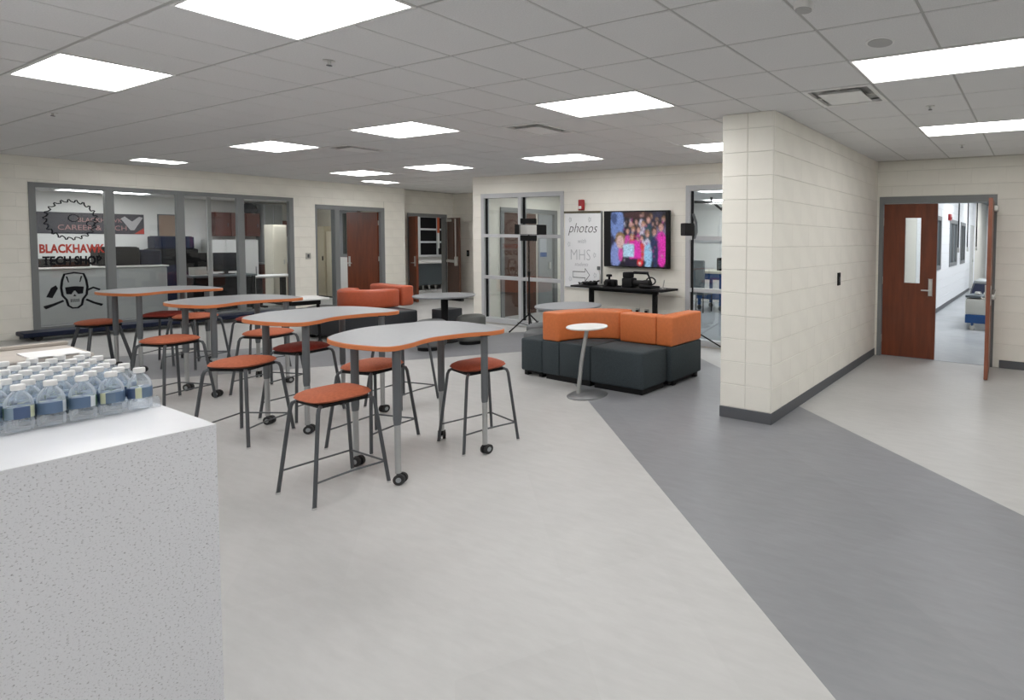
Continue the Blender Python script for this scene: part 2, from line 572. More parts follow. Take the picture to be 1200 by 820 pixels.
# ---- baseboards
def base(name, x0, x1, y0, y1, label):
    return struct(RB(x0, x1, y0, y1, 0, 0.104, 0.004, 1).build(name, BASE), label, 'baseboard')
base('baseboard_pier', XP0 - 0.008, XP1 + 0.016, YP - 0.016, YP - 0.004, 'dark grey vinyl base along the front of the block pier')
base('baseboard_pier_side', XP1 + 0.004, XP1 + 0.016, YP - 0.004, YD - 0.03, 'dark grey vinyl base along the long side of the pier')
base('baseboard_right', -0.42, 5, YD - 0.016, YD - 0.004, 'dark grey vinyl base right of the double doors')
base('baseboard_left', XL + 0.004, XL + 0.016, 2.5, 6.40, 'dark vinyl base under the long lab window')
base('baseboard_left_end', XL + 0.004, XL + 0.016, 7.87, 8.32, 'dark vinyl base between the lab door and the alcove')
base('baseboard_back', -7.38, -4.90, YT - 0.016, YT - 0.004, 'dark vinyl base under the television wall')

# ---- ceiling: tiles in a metal grid
ce = B(-14.4, 6.2, -5, 10.0, H + 0.03, H + 0.08).build('ceiling', TEE, smooth=False)
struct(ce, 'suspended ceiling of square white acoustic tiles in a metal grid', 'ceiling')
mb = MB()
for i in range(-21, 17):
    x = GX + T * i
    mb.box(x - 0.012, x + 0.012, -5, 10, H + 0.004, H + 0.012)
for j in range(-13, 16):
    y = GY + T * j
    mb.box(-14.4, 6.2, y - 0.012, y + 0.012, H + 0.0042, H + 0.0118)
mb.build('ceiling_grid', TEE, ce, smooth=False)
LIGHTS = [  # cell x, cell y, label
    (-2, -1, 'large white ceiling light panel nearest the camera at the top edge'),
    (-7, -1, 'white ceiling light panel at upper left above the water bottles'),
    (-12, 3, 'white ceiling light panel above the middle of the long lab window'),
    (-7, 3, 'white ceiling light panel over the bean shaped tables'),
    (-18, 3, 'thin bright ceiling light panel closest to the left lab window'),
    (-12, 7, 'ceiling light panel in front of the alcove, larger of the far pair'),
    (-16, 7, 'ceiling light panel in front of the lab door'),
    (-18, 9, 'farthest small ceiling light panel close to the alcove corner'),
    (-7, 7, 'ceiling light panel in front of the left glass front'),
    (-2, 3, 'white ceiling light panel above the sofa beside a square vent'),
    (-2, 7, 'ceiling light panel half hidden behind the block pier'),
    (3, 3, 'long ceiling light panel at the right edge below the round speaker'),
    (3, 7, 'ceiling light panel closest to the red brown double doors'),
]
HIDDEN_LIGHTS = [(-2, -5), (-7, -5), (-12, -5), (3, -1), (8, 3), (8, -1), (3, -5), (8, 7), (-17, -5), (-15, 12), (3, -9), (-7, -9)]  # unseen panels, including one added behind the television wall to brighten the alcove
VENTS = [(-4, 4, 'square white ceiling vent between the two nearest sofa lights'),
         (2, 4, 'square white ceiling vent beside the pier near the long light'),
         (-10, 4, 'far square ceiling vent in front of the lab windows')]
used = set()
for cx, cy, *_ in LIGHTS + [(a, b, '') for a, b in HIDDEN_LIGHTS]:
    used |= {(cx, cy)} if cx == -18 else {(cx, cy), (cx + 1, cy)}
for cx, cy, _ in VENTS:
    used.add((cx, cy))
def proj(p):
    d = Vector(p) - Vector((0, 0, CAM_Z))
    w_ = d.dot(CAM_F)
    if w_ < 0.1: return None
    return 887 + 654.7 * d.dot(CAM_R) / w_, 308.8 - 654.7 * d.dot(CAM_U) / w_, w_
tile = RB(-T / 2 + 0.0075, T / 2 - 0.0075, -T / 2 + 0.0075, T / 2 - 0.0075, 0, 0.02, 0.004, 1).mesh('ceiling_tile', TILE)
cells = []
for i in range(-20, 15):
    for j in range(-12, 15):
        if (i, j) in used: continue
        x, y = GX + T * (i + .5), GY + T * (j + .5)
        if x < -14.1 or x > 5 or y < -4.4: continue
        if x > -9.5 and x < XP0 and y > YT + 0.1: continue
        if x >= XP0 and y > YD: continue
        if XP0 + .2 < x < XP1 and y > YP + .3: continue
        pr = proj((x, y, H))
        vis = 0
        if pr and -60 < pr[0] < 1260 and -60 < pr[1] < 420: vis = 1 / pr[2]
        cells.append((vis, x, y))
cells.sort(reverse=True)
rest = MB()
for k, (vis, x, y) in enumerate(cells):
    if k < 300 and vis > 0:
        obj('tile', tile, ce, (x, y, H))
    else:
        h = T / 2 - 0.0075
        rest.box(x - h, x + h, y - h, y + h, H, H + 0.02)
o = rest.build('far_tiles', TILE, ce, smooth=False)
o['kind'] = 'stuff'

def ceiling_light(x0, x1, y0, y1, z, label, group='recessed ceiling light panels', shop=False):
    t = thing('ceiling_light', label, 'ceiling light', ((x0 + x1) / 2, (y0 + y1) / 2, z), 0, group)
    hx, hy = (x1 - x0) / 2, (y1 - y0) / 2
    f = MB()
    for a, b, c, d in ((-hx, hx, -hy, -hy + .016), (-hx, hx, hy - .016, hy), (-hx, -hx + .016, -hy + .016, hy - .016), (hx - .016, hx, -hy + .016, hy - .016)):
        f.box(a, b, c, d, -0.004, 0.028)
    f.build('frame', WHITE, t, smooth=False)
    B(-hx + .016, hx - .016, -hy + .016, hy - .016, 0.002, 0.012).build('diffuser', DIFF_SHOP if shop else DIFF, t, smooth=False)
    return t
for cx, cy, lab in LIGHTS:
    ceiling_light(GX + T * cx + .006, GX + T * (cx + (1 if cx == -18 else 2)) - .006, GY + T * cy + .006, GY + T * (cy + 1) - .006, H, lab)
for cx, cy in HIDDEN_LIGHTS:
    ceiling_light(GX + T * cx + .006, GX + T * (cx + 2) - .006, GY + T * cy + .006, GY + T * (cy + 1) - .006, H, 'white ceiling light panel unseen from the camera')
for cx, cy, lab in VENTS:
    t = thing('ceiling_vent', lab, 'vent', (GX + T * (cx + .5), GY + T * (cy + .5), H), 0, 'square ceiling vents')
    h = T / 2 - .01
    f = MB()
    for a, b, c, d in ((-h, h, -h, -h + .035), (-h, h, h - .035, h), (-h, -h + .035, -h + .035, h - .035), (h - .035, h, -h + .035, h - .035)):
        f.box(a, b, c, d, -0.003, 0.02)
    f.build('frame', WHITE, t, smooth=False)
    B(-h + .035, h - .035, -h + .035, h - .035, 0.07, 0.075).build('duct_opening', BLACK, t, smooth=False)
    v = MB()
    for s in (1,):
        v.add([(-.17, -.17, -.014), (.17, -.17, -.014), (.17, .17, -.014), (-.17, .17, -.014), (-.15, -.15, .012), (.15, -.15, .012), (.15, .15, .012), (-.15, .15, .012)],
              [(0, 1, 2, 3), (0, 1, 5, 4), (1, 2, 6, 5), (2, 3, 7, 6), (3, 0, 4, 7), (4, 5, 6, 7)])
    v.build('centre_plate', WHITE, t, smooth=False)
    for a in range(4):
        k = MB().box(-.015, .015, .14, .26, 0.0, 0.006)
        k.build('bracket', STEEL, t, rotz=a * PI / 2, smooth=False)
def ceiling_disc(name, x, y, r, depth, material, label, cat):
    t = thing(name, label, cat, (x, y, H))
    MB().lathe([(r, 0.002), (r * .97, -depth * .6), (r * .8, -depth)], 28).build('rim', WHITE, t)
    MB().cyl((0, 0), r * .82, -depth - .002, -depth * .5, 28).build('grille', material, t)
GRILLE = mat('speaker_grille', (0.42, 0.42, 0.42), 0.7)
ceiling_disc('ceiling_speaker', GX + T * 3.48, GY + T * 2.56, 0.085, 0.006, GRILLE, 'round flat ceiling speaker above the long right light', 'speaker')
ceiling_disc('smoke_detector', GX + T * 3.12, GY + T * 1.38, 0.05, 0.03, GRILLE, 'small round smoke detector at the top edge of the ceiling', 'detector')
def sprinkler(x, y, label):
    t = thing('sprinkler', label, 'sprinkler', (x, y, H))
    MB().cyl((0, 0), 0.035, -0.004, 0.004, 20).build('escutcheon', STEEL, t)
    MB().cyl((0, 0), 0.008, -0.03, 0.0, 10).build('stem', STEEL, t)
    MB().cyl((0, 0), 0.016, -0.034, -0.03, 14).build('deflector', SLEEVE, t)
sprinkler(GX + T * -2.47, GY + T * .5, 'small sprinkler head beside the nearest large light')
sprinkler(GX + T * -10.16, GY + T * .05, 'small sprinkler head at far left of the ceiling')
sprinkler(GX + T * 3.48, GY + T * 5.52, 'small sprinkler head between the two right lights')
sprinkler(GX + T * 3.5, GY + T * 9.2, 'small sprinkler head close to the double doors')

# ---- lab window (left wall)
fx0, fx1 = XL - 0.10, XL + 0.015
mb = MB()
y0, y1, z0, z1 = WIN_L
mb.box(fx0, fx1, y0, y0 + .07, z0, z1).box(fx0, fx1, y1 - .07, y1, z0, z1)
mb.box(fx0, fx1, y0 + .07, y1 - .07, z1 - .07, z1).box(fx0, fx1, y0 + .07, y1 - .07, z0, z0 + .06)
wn = mb.build('window_1', FRAME, smooth=False)
struct(wn, 'long grey framed lab window of four tall panes on the left wall', 'window')
mull = [3.43, 4.29, 5.14]
for y in mull:
    B(fx0, fx1, y, y + .095, z0 + .06, z1 - .07).build('mullion', FRAME, wn, smooth=False)
ys = [y0 + .07] + [q for y in mull for q in (y, y + .095)] + [y1 - .07]
for k in range(4):
    B(XL - .035, XL - .029, ys[2 * k], ys[2 * k + 1], z0 + .06, z1 - .07).build('pane', GLASS_F, wn, smooth=False)
# window lettering and emblem
dx = XL - .022
text('BLACKHAWK', 0.185, REDVINYL, wn, (dx, 3.065, 1.315), ROT_LEFT, sx=0.59, off=0.007)
text('TECH SHOP', 0.185, BLACKVINYL, wn, (dx, 3.065, 1.125), ROT_LEFT, sx=0.62, off=0.007)
pts = []
NT = 22
for k in range(NT):
    a = 2 * PI * k / NT
    for fr, rr in ((0.0, 0.86), (0.45, 0.90), (0.72, 1.0), (0.86, 0.98), (0.92, 0.88)):
        t_ = a + fr * 2 * PI / NT
        pts.append((dx, 3.065 + .285 * rr * math.cos(t_), 1.838 + .325 * rr * math.sin(t_)))
MB().tube(pts, 0.008, 5, True).build('saw_blade_decal', BLACKVINYL, wn)
for cy_, cz_, r_ in ((3.09, 1.865, .055), (3.27, 1.78, .045)):
    MB().tube([(dx, cy_ + r_ * math.cos(k * PI / 9), cz_ + r_ * math.sin(k * PI / 9)) for k in range(18)], 0.006, 5, True).build('ring_decal', BLACKVINYL, wn)
def flat(poly, th=0.002):
    n = len(poly)
    vs = [(dx - th, a, b) for a, b in poly] + [(dx + th, a, b) for a, b in poly]
    return MB().add(vs, [tuple(range(n)), tuple(range(n, 2 * n))[::-1]] + [(i, (i + 1) % n, n + (i + 1) % n, n + i) for i in range(n)])
sk = thing('skull_emblem', '', '')   # becomes a child of the window
sk.parent = wn
for k_ in ('label', 'category'): del sk[k_]
SKC = (3.07, 0.70)
def skp(a, b): return (SKC[0] + a * .14, SKC[1] + b * .275)
outl = [(-.72, .98), (0, 1.06), (.72, .98), (.9, .62), (.98, .2), (.9, -.25), (.62, -.5), (.5, -.85), (.2, -1.0), (-.2, -1.0), (-.5, -.85), (-.62, -.5), (-.9, -.25), (-.98, .2), (-.9, .62)]
MB().tube([(dx, *skp(a, b)) for a, b in outl], 0.014, 6, True).build('outline', BLACKVINYL, sk)
flat([skp(a, b) for a, b in [(-.7, .22), (-.1, .26), (.1, .26), (.7, .22), (.62, -.18), (.25, -.2), (.05, 0), (-.05, 0), (-.25, -.2), (-.62, -.18)]]).build('goggles', BLACKVINYL, sk)
flat([skp(a, b) for a, b in [(-.12, -.32), (.12, -.32), (0, -.2)]]).build('nose', BLACKVINYL, sk)
for a in (-.28, -.14, 0, .14, .28):
    flat([skp(a - .03, -.48), skp(a + .03, -.48), skp(a + .03, -.66), skp(a - .03, -.66)]).build('tooth_gap', BLACKVINYL, sk)
for s in (-1, 1):
    flat([skp(s * .62, .85), skp(s * .5, .85), skp(s * .38, .5), skp(s * .46, .5)]).build('brow_crack', BLACKVINYL, sk)
MB().tube([(dx, 2.76, .455), (dx, 2.86, .50), (dx, 2.95, .55)], [.030, .020, .016], 6).build('pencil_tool', BLACKVINYL, sk)
MB().tube([(dx, 3.19, .55), (dx, 3.27, .49), (dx, 3.36, .445)], [.016, .018, .022], 6).build('tool_handle', BLACKVINYL, sk)
flat([(2.78, .62), (2.84, .60), (2.90, .75), (2.88, .80), (2.83, .76)]).build('hammer_head', BLACKVINYL, sk)
MB().tube([(dx, 3.2, .70), (dx, 3.27, .74), (dx, 3.34, .70)], .016, 6).build('wrench_head', BLACKVINYL, sk)

# ---- lab door (left wall)
mb = MB()
y0, y1, _, z1 = DR_L
mb.box(fx0 - .05, fx1, y0, y0 + .03, 0, z1).box(fx0 - .05, fx1, y1 - .07, y1, 0, z1)
mb.box(fx0 - .05, fx1, y0 + .03, y1 - .07, z1 - .09, z1).box(fx0 - .05, fx1, 6.80, 6.89, 0, z1 - .09)
tr = mb.build('trim_1', FRAME, smooth=False)
struct(tr, 'grey steel frame around the lab door and its sidelight', 'door frame')
B(XL - .05, XL - .044, y0 + .03, 6.80, .05, z1 - .09).build('pane', GLASS_F, tr, smooth=False)
def door_leaf(name, wd, ht, material, label, loc, rotz, th=.045, lite=None, lever=True, hinge_side=0):
    """leaf hinged at local x=0, opening along +x; lite = (x0,x1,z0,z1)"""
    rects = subtract([(0, wd, .012, ht)], [lite] if lite else [])
    mb = MB()
    for a, b, c, d in rects: mb.box(a, b, -th / 2, th / 2, c, d)
    o = mb.build(name, material, None, loc, rotz, smooth=False)
    struct(o, label, 'door')
    if lite:
        B(lite[0], lite[1], -.004, .004, lite[2], lite[3]).build('vision_pane', GLASS, o, smooth=False)
    if lever:
        for s in (-1, 1):
            h = RB(wd - .10, wd - .045, s * th / 2, s * (th / 2 + .012), .90, 1.14, .004, 1).build('lock_plate', STEEL, o)
            MB().tube([(wd - .072, s * (th / 2), .98), (wd - .072, s * (th / 2 + .05), .98), (wd - .085, s * (th / 2 + .055), .98), (wd - .19, s * (th / 2 + .055), .98)], .010, 8).build('lever', STEEL, h)
    for z in (.25, ht / 2, ht - .25):
        MB().cyl((-.008, 0), .012, z - .055, z + .055, 10).build('hinge', STEEL, o)
    return o
door_leaf('door_1', .92, 2.19, DOOR, 'red brown lab door swung inward on the left wall', (XL - .10, 7.76, 0), math.radians(-90 - 78))
# ---- alcove double doors (wall A)
mb = MB()
mb.box(-14.34, -14.17, 8.62, 8.67, 0, 2.22).box(-14.34, -14.17, 9.61, 9.66, 0, 2.22).box(-14.34, -14.17, 8.67, 9.61, 2.14, 2.22)
struct(mb.build('trim_2', FRAME, smooth=False), 'grey steel frame of the alcove double doors', 'door frame')
door_leaf('door_2', .50, 2.13, DOOR, 'left alcove door standing open edge on', (-14.16, 8.66, 0), math.radians(-14), lite=None)
o = door_leaf('door_3', .74, 2.13, DARKDOOR, 'right alcove door folded open with a push bar across it', (-14.12, 9.66, 0), math.radians(-14), lite=(.40, .54, 1.05, 2.0), lever=False)
RB(.04, .70, -.075, -.035, .96, 1.03, .008, 1).build('push_bar', STEEL, o)
RB(.60, .68, -.09, -.022, .88, 1.12, .01, 1).build('bar_housing', STEEL, o)
RB(.05, .30, -.07, -.022, 2.03, 2.10, .006, 1).build('door_closer', STEEL, o)
MB().tube([(.62, -.06, 1.1), (.62, -.06, 2.1)], .018, 8).build('vertical_rod', STEEL, o)
# ---- glass fronts in the television wall
def storefront(name, op, mulls, bars, label):
    x0, x1, z0, z1 = op
    mb = MB()
    ya, yb = YT - .02, YT + .10
    mb.box(x0, x0 + .075, ya, yb, z0, z1).box(x1 - .075, x1, ya, yb, z0, z1)
    mb.box(x0 + .075, x1 - .075, ya, yb, z1 - .08, z1).box(x0 + .075, x1 - .075, ya, yb, z0, z0 + .09)
    wn = mb.build(name, FRAME_L, smooth=False)
    struct(wn, label, 'window')
    for mx_ in mulls:
        B(mx_ - .04, mx_ + .04, ya, yb, z0 + .09, z1 - .08).build('mullion', FRAME_L, wn, smooth=False)
    xs = [x0 + .075] + [q for mx_ in mulls for q in (mx_ - .04, mx_ + .04)] + [x1 - .075]
    zs = [z0 + .09] + [q for b in bars for q in (b - .03, b + .03)] + [z1 - .08]
    for k in range(len(mulls) + 1):
        for b in bars:
            B(xs[2 * k], xs[2 * k + 1], ya + .005, yb - .005, b - .03, b + .03).build('glazing_bar', FRAME_L, wn, smooth=False)
        for j in range(len(bars) + 1):
            B(xs[2 * k], xs[2 * k] + .022, YT + .02, YT + .06, zs[2 * j], zs[2 * j + 1]).build('gasket', BLACK, wn, smooth=False)
            B(xs[2 * k] + .022, xs[2 * k + 1], YT + .035, YT + .041, zs[2 * j], zs[2 * j + 1]).build('pane', GLASS, wn, smooth=False)
    return wn
storefront('window_2', WIN_T, [-8.50], [.88, 1.67], 'pale grey framed glass front of six panes left of the whiteboard')
storefront('window_3', WIN_T2, [], [.87, 1.67], 'pale grey framed glass front partly hidden by the block pier')
# vestibule side door frame and doors
mb = MB()
mb.box(-9.81, -9.69, 7.76, 7.84, 0, 2.25).box(-9.81, -9.69, 9.16, 9.24, 0, 2.25).box(-9.81, -9.69, 7.84, 9.16, 2.16, 2.25)
struct(mb.build('trim_3', FRAME, smooth=False), 'grey door frame seen through the left glass front', 'door frame')
door_leaf('door_4', .40, 2.15, DARKDOOR, 'dark brown door leaf behind the left panes of the glass front', (-9.76, 8.27, 0), math.radians(-90), lever=False)
door_leaf('door_5', .36, 2.15, DARKDOOR, 'narrow brown door leaf behind the lamp stand', (-9.76, 8.68, 0), math.radians(-90), lever=False)
o = B(-9.78, -9.74, 8.76, 9.14, .01, 2.15).build('door_6', GREYPAINT, smooth=False)
struct(o, 'grey glazed door with a posted notice behind the glass front', 'door')
B(-9.739, -9.737, 8.79, 8.97, 1.22, 1.62).build('notice_sheet', mat('pale_notice', (.45, .48, .52), .6), o, smooth=False)
B(-9.736, -9.735, 8.79, 8.97, 1.22, 1.32).build('notice_band', BLUE, o, smooth=False)
RB(-9.74, -9.70, 9.02, 9.06, .95, 1.1, .004, 1).build('pull_handle', STEEL, o)
# ---- double doors in the right wall
mb = MB()
x0, x1, _, z1 = DR_R
mb.box(x0, x0 + .055, YD - .02, YD + .17, 0, z1).box(x1 - .055, x1, YD - .02, YD + .17, 0, z1).box(x0 + .055, x1 - .055, YD - .02, YD + .17, z1 - .095, z1)
struct(mb.build('trim_4', FRAME, smooth=False), 'grey steel frame around the right double doors', 'door frame')
door_leaf('door_7', .74, 2.185, DOOR, 'closed red brown door leaf with a narrow vision pane and lever', (-1.995, YD + .03, 0), 0, lite=(.30, .52, 1.07, 1.99))
o = door_leaf('door_8', .84, 2.185, mat('door_edge_wood', (.22, .072, .04), .4, var=.15, scale=4), 'open red brown door leaf seen edge on at the far right', (-.555, YD - .02, 0), math.radians(-87.5), lever=True)
RB(.05, .32, .024, .075, 2.06, 2.13, .006, 1).build('door_closer', STEEL, o)
RB(.04, .80, .03, .075, .98, 1.04, .008, 1).build('push_bar', STEEL, o)

# small wall fittings
def plate(name, x0, x1, y0, y1, z0, z1, material, label, cat, extra=None):
    t = RB(x0, x1, y0, y1, z0, z1, .003, 1).build(name, material)
    tag(t, label, cat)
    if extra:
        RB(*extra[:6], .002, 1).build(extra[7], extra[6], t)
    return t
plate('wall_switch', XP1 + .006, XP1 + .02, 6.26, 6.35, 1.13, 1.28, BLACK, 'black switch plate on the long side of the pier', 'switch', (XP1 + .02, XP1 + .028, 6.29, 6.32, 1.17, 1.23, SLEEVE, 'toggle'))
plate('wall_switch', XL + .006, XL + .018, 6.24, 6.33, 1.13, 1.26, STEEL, 'grey switch plate beside the lab door', 'switch', (XL + .018, XL + .026, 6.27, 6.30, 1.16, 1.23, SLEEVE, 'toggle'))
plate('wall_switch', -13.62, -13.53, 9.83, 9.844, 1.12, 1.28, BLACK, 'black switch plate on the back wall of the alcove', 'switch', (-13.59, -13.56, 9.82, 9.83, 1.16, 1.24, SLEEVE, 'toggle'))
t = thing('fire_strobe', 'red fire alarm strobe above the whiteboard', 'alarm', (-6.98, YT - .006, 2.21))
RB(-.055, .055, -.05, 0, -.09, .09, .008, 1).build('housing', REDPAINT, t)
RB(-.03, .03, -.07, -.05, -.07, -.02, .008, 1).build('lens', WHITE, t)

# ================================================================== THE ROOMS BEHIND GLASS AND DOORS
# lab behind the left wall
LC = 2.46
wall('wall_lab_back', 'X', -18.0, -18.1, .6, 8.4, material=WHITEWALL, label='white back wall of the lab with a banner', z1=LC)
wall('wall_lab_right', 'Y', 8.17, 8.32, -18.1, -14.2, material=CREAM, label='cream wall with lockers seen through the lab door', z1=H)
wall('wall_lab_left', 'Y', .6, .7, -18.1, XL - .15, material=WHITEWALL, label='white end wall of the lab')
o = B(-18.1, XL - .15, .6, 8.17, LC, LC + .05).build('ceiling_lab', TILE, smooth=False)
struct(o, 'plain white ceiling of the lab behind the long window', 'ceiling')
ceiling_light(-17.0, -16.4, 3.55, 4.75, LC - .014, 'bright ceiling light seen through the left lab panes', 'lab ceiling lights', True)
ceiling_light(-16.2, -15.6, 5.9, 7.1, LC - .014, 'ceiling light above the lab lockers', 'lab ceiling lights', True)
ceiling_light(-15.1, -14.5, 2.3, 3.5, LC - .014, 'ceiling light added out of view above the lab bench front', 'lab ceiling lights')  # extra panel added out of sight to brighten the lab
# banner
t = thing('banner', 'long dark banner with a silver chevron on the lab wall', 'banner', (-17.99, 4.29, 1.825))
BAN = mat('charcoal_banner', (.045, .045, .06), .6)
B(-.004, 0.004, -.755, .755, -.22, .22).build('cloth', BAN, t, smooth=False)
ROSE = mat('dusty_rose_print', (.42, .22, .22), .6)
text('BLACKHAWK', .13, ROSE, t, (.008, .10, .03), ROT_LEFT, sx=.8)
text('CAREER & TECH', .15, ROSE, t, (.008, .0, -.14), ROT_LEFT, sx=.9)
SILV = mat('silver_print', (.5, .48, .5), .5)
def flat_on(t, poly, x, material, name):
    n = len(poly)
    MB().add([(x - .001, a, b) for a, b in poly] + [(x + .001, a, b) for a, b in poly],
             [tuple(range(n)), tuple(range(n, 2 * n))[::-1]] + [(i, (i + 1) % n, n + (i + 1) % n, n + i) for i in range(n)]).build(name, material, t, smooth=False)
flat_on(t, [(.46, .17), (.57, .06), (.68, .17), (.74, .15), (.60, -.13), (.54, -.13), (.40, .12)], .008, SILV, 'chevron_print')
flat_on(t, [(.60, -.21), (.75, -.21), (.75, -.08)], .008, REDVINYL, 'corner_print')
# long white bench with dark boxes on it
t = thing('lab_bench', 'long pale grey lab bench with rounded end behind the skull decal', 'bench', (-15.6, 3.3, 0))
RB(-.35, .35, -1.3, 1.28, .0, .99, .03, 3).build('cabinet', GREYPAINT if False else mat('pale_grey_panel', (.42, .44, .445), .5), t)
RB(-.37, .37, -1.32, 1.30, .99, 1.02, .008, 1).build('worktop', WHITE, t)
def boxthing(name, x0, x1, y0, y1, z0, z1, material, label, cat, extra=None, r=.012):
    t = thing(name, label, cat, ((x0 + x1) / 2, (y0 + y1) / 2, z0))
    hx, hy, h = (x1 - x0) / 2, (y1 - y0) / 2, z1 - z0
    RB(-hx, hx, -hy, hy, 0, h, r, 1).build('case', material, t)
    # front panel facing the room (+X) and a lid seam
    RB(hx - .001, hx + .006, -hy * .85, hy * .85, h * .12, h * .72, .003, 1).build('front_panel', extra or BLACK, t)
    RB(-hx * .9, hx * .9, -hy * .9, hy * .9, h, h + .012, .004, 1).build('lid', material, t)
    return t
boxthing('equipment_case', -15.8, -15.4, 2.55, 3.0, 1.02, 1.12, BLACK, 'black equipment case behind the window lettering', 'case')
boxthing('equipment_case', -15.8, -15.4, 3.05, 3.62, 1.02, 1.15, BLACK, 'wide black equipment case behind the end of the lettering', 'case', BLACK)
boxthing('equipment_case', -15.82, -15.4, 3.72, 4.25, 1.02, 1.36, BLACK, 'tall black equipment case at the middle of the lab bench', 'case', BLACK)
boxthing('storage_bin', -15.75, -15.45, 4.27, 4.56, 1.02, 1.30, NAVY, 'navy storage bin at the rounded bench end', 'bin', NAVY)
boxthing('paper_stack', -15.5, -15.3, 2.28, 2.50, 1.02, 1.08, WHITE, 'white paper box left on the lab bench', 'paper', WHITE)
boxthing('tool_chest', -17.9, -17.4, 5.0, 5.75, 0, 1.28, BLACK, 'black tool chest under the tan pinboard', 'tool chest', NAVY)
boxthing('storage_bin', -17.85, -17.45, 5.05, 5.7, 1.292, 1.56, NAVY, 'navy bin on top of the black tool chest', 'bin', NAVY)
# pinboard
t = thing('pinboard', 'tan pinboard with a dark frame on the lab wall', 'pinboard', (-17.985, 5.42, 1.80))
B(-.004, .004, -.14, .14, -.25, .25).build('cork', TAN, t, smooth=False)
for a, b, c, d in ((-.16, -.14, -.27, .27), (.14, .16, -.27, .27), (-.14, .14, .25, .27), (-.14, .14, -.27, -.25)):
    B(-.01, .012, a, b, c, d).build('frame_rail', SLEEVE, t, smooth=False)
# wall cabinets and base cabinets at the deep right part
def cabinet(name, x0, x1, y0, y1, z0, z1, body, label, ndoors, cat='cabinet', top=None):
    t = thing(name, label, cat, (x0, y0, z0))
    W_, D_, H_ = y1 - y0, x1 - x0, z1 - z0
    B(0, D_ - .02, 0, W_, 0, H_).build('body', body, t, smooth=False)
    dw = W_ / ndoors
    for k in range(ndoors):
        d = RB(D_ - .02, D_, k * dw + .006, (k + 1) * dw - .006, .01, H_ - .01, .004, 1).build('door', body, t)
        RB(D_, D_ + .02, (k + .8) * dw - .006, (k + .8) * dw + .006, H_ * .4, H_ * .55, .003, 1).build('handle', SLEEVE, d)
    if top: RB(-.0, D_ + .03, -.01, W_ + .01, H_, H_ + .035, .006, 1).build('worktop', top, t)
cabinet('wall_cabinet', -18, -17.65, 6.15, 7.02, 1.58, 2.16, BROWN, 'red brown wall cabinets in the deep corner of the lab', 3)
cabinet('wall_cabinet', -18, -17.7, 7.45, 8.1, 1.58, 2.0, BROWN, 'red brown wall cabinets beside the lab lockers', 2)
cabinet('base_cabinet', -17.98, -17.4, 7.02, 7.9, 0, .87, BROWN, 'red brown base cabinet with a pale worktop', 3, top=LAMINATE)
cabinet('supply_cabinet', -17.98, -17.6, 6.0, 6.95, 0.0, 1.50, WHITE, 'white supply cabinet below the red brown wall cabinets', 3)
t = thing('tall_unit', 'tall grey steel unit between the lab wall cabinets and locker', 'cabinet', (-17.7, 7.18, .92))
B(-.25, .2, -.14, .24, 0, 1.48).build('body', GREYPAINT, t, smooth=False)
RB(.2, .215, -.12, .04, .03, 1.45, .004, 1).build('door', mat('worn_grey_steel', (.22, .23, .23), .5), t)
RB(.2, .215, .06, .22, .03, 1.45, .004, 1).build('door', MATS['worn_grey_steel'], t)
RB(.215, .235, .02, .035, .6, .85, .003, 1).build('handle', STEEL, t)
MB().lathe([(.02, 0), (.14, .02), (.18, .1), (.14, .2), (.05, .26)], 14).build('dark_bag', BLACKFAB, None, (-17.8, 6.85, 2.16))
tag(bpy.data.objects['dark_bag'], 'rumpled black bag on top of the wall cabinets', 'bag')
# desk with monitor and laptop
t = thing('lab_desk', 'dark lab desk carrying the wide black monitor', 'desk', (-15.5, 5.35, 0))
RB(-.35, .35, -.45, .6, .74, .78, .006, 1).build('desk_top', SLATE, t)
for a in (-.3, .3):
    for b in (-.4, .55):
        B(a - .025, a + .025, b - .025, b + .025, 0, .74).build('leg', BLACK, t, smooth=False)
B(-.3, .30, -.42, .58, .06, .72).build('drawer_unit', BLACK, t, smooth=False)
t = thing('monitor', 'wide black computer monitor on the lab desk', 'monitor', (-15.55, 5.58, .78))
RB(-.02, .02, -.215, .215, .06, .46, .008, 1).build('screen_housing', BLACK, t)
B(.0205, .022, -.2, .2, .08, .44).build('screen', mat('dark_screen', (.006, .008, .018), .2), t, smooth=False)
B(-.03, .0, -.03, .03, 0, .1).build('neck', BLACK, t, smooth=False)
RB(-.1, .1, -.1, .1, 0, .015, .004, 1).build('foot', BLACK, t)
t = thing('monitor', 'smaller black monitor behind the laptop in the lab', 'monitor', (-15.62, 5.12, .78))
RB(-.02, .02, -.17, .17, .08, .46, .008, 1).build('screen_housing', BLACK, t)
B(-.03, .0, -.03, .03, 0, .1).build('neck', BLACK, t, smooth=False)
RB(-.1, .1, -.1, .1, 0, .015, .004, 1).build('foot', BLACK, t)
t = thing('laptop', 'open silver laptop on the dark lab desk', 'laptop', (-15.32, 5.08, .78))
RB(-.1, .1, -.14, .14, 0, .014, .003, 1).build('keyboard_deck', STEEL, t)
RB(-.115, -.105, -.14, .14, .014, .17, .003, 1).build('lid', STEEL, t)
t = thing('partition_post', 'slim pale post standing behind the third lab pane', 'post', (-15.0, 5.13, 0))
B(-.02, .02, -.03, .03, 0, 2.44).build('upright', mat('pale_post', (.55, .56, .56), .5), t, smooth=False)
RB(-.06, .06, -.07, .07, 0, .015, .004, 1).build('foot_plate', GREYPAINT, t)
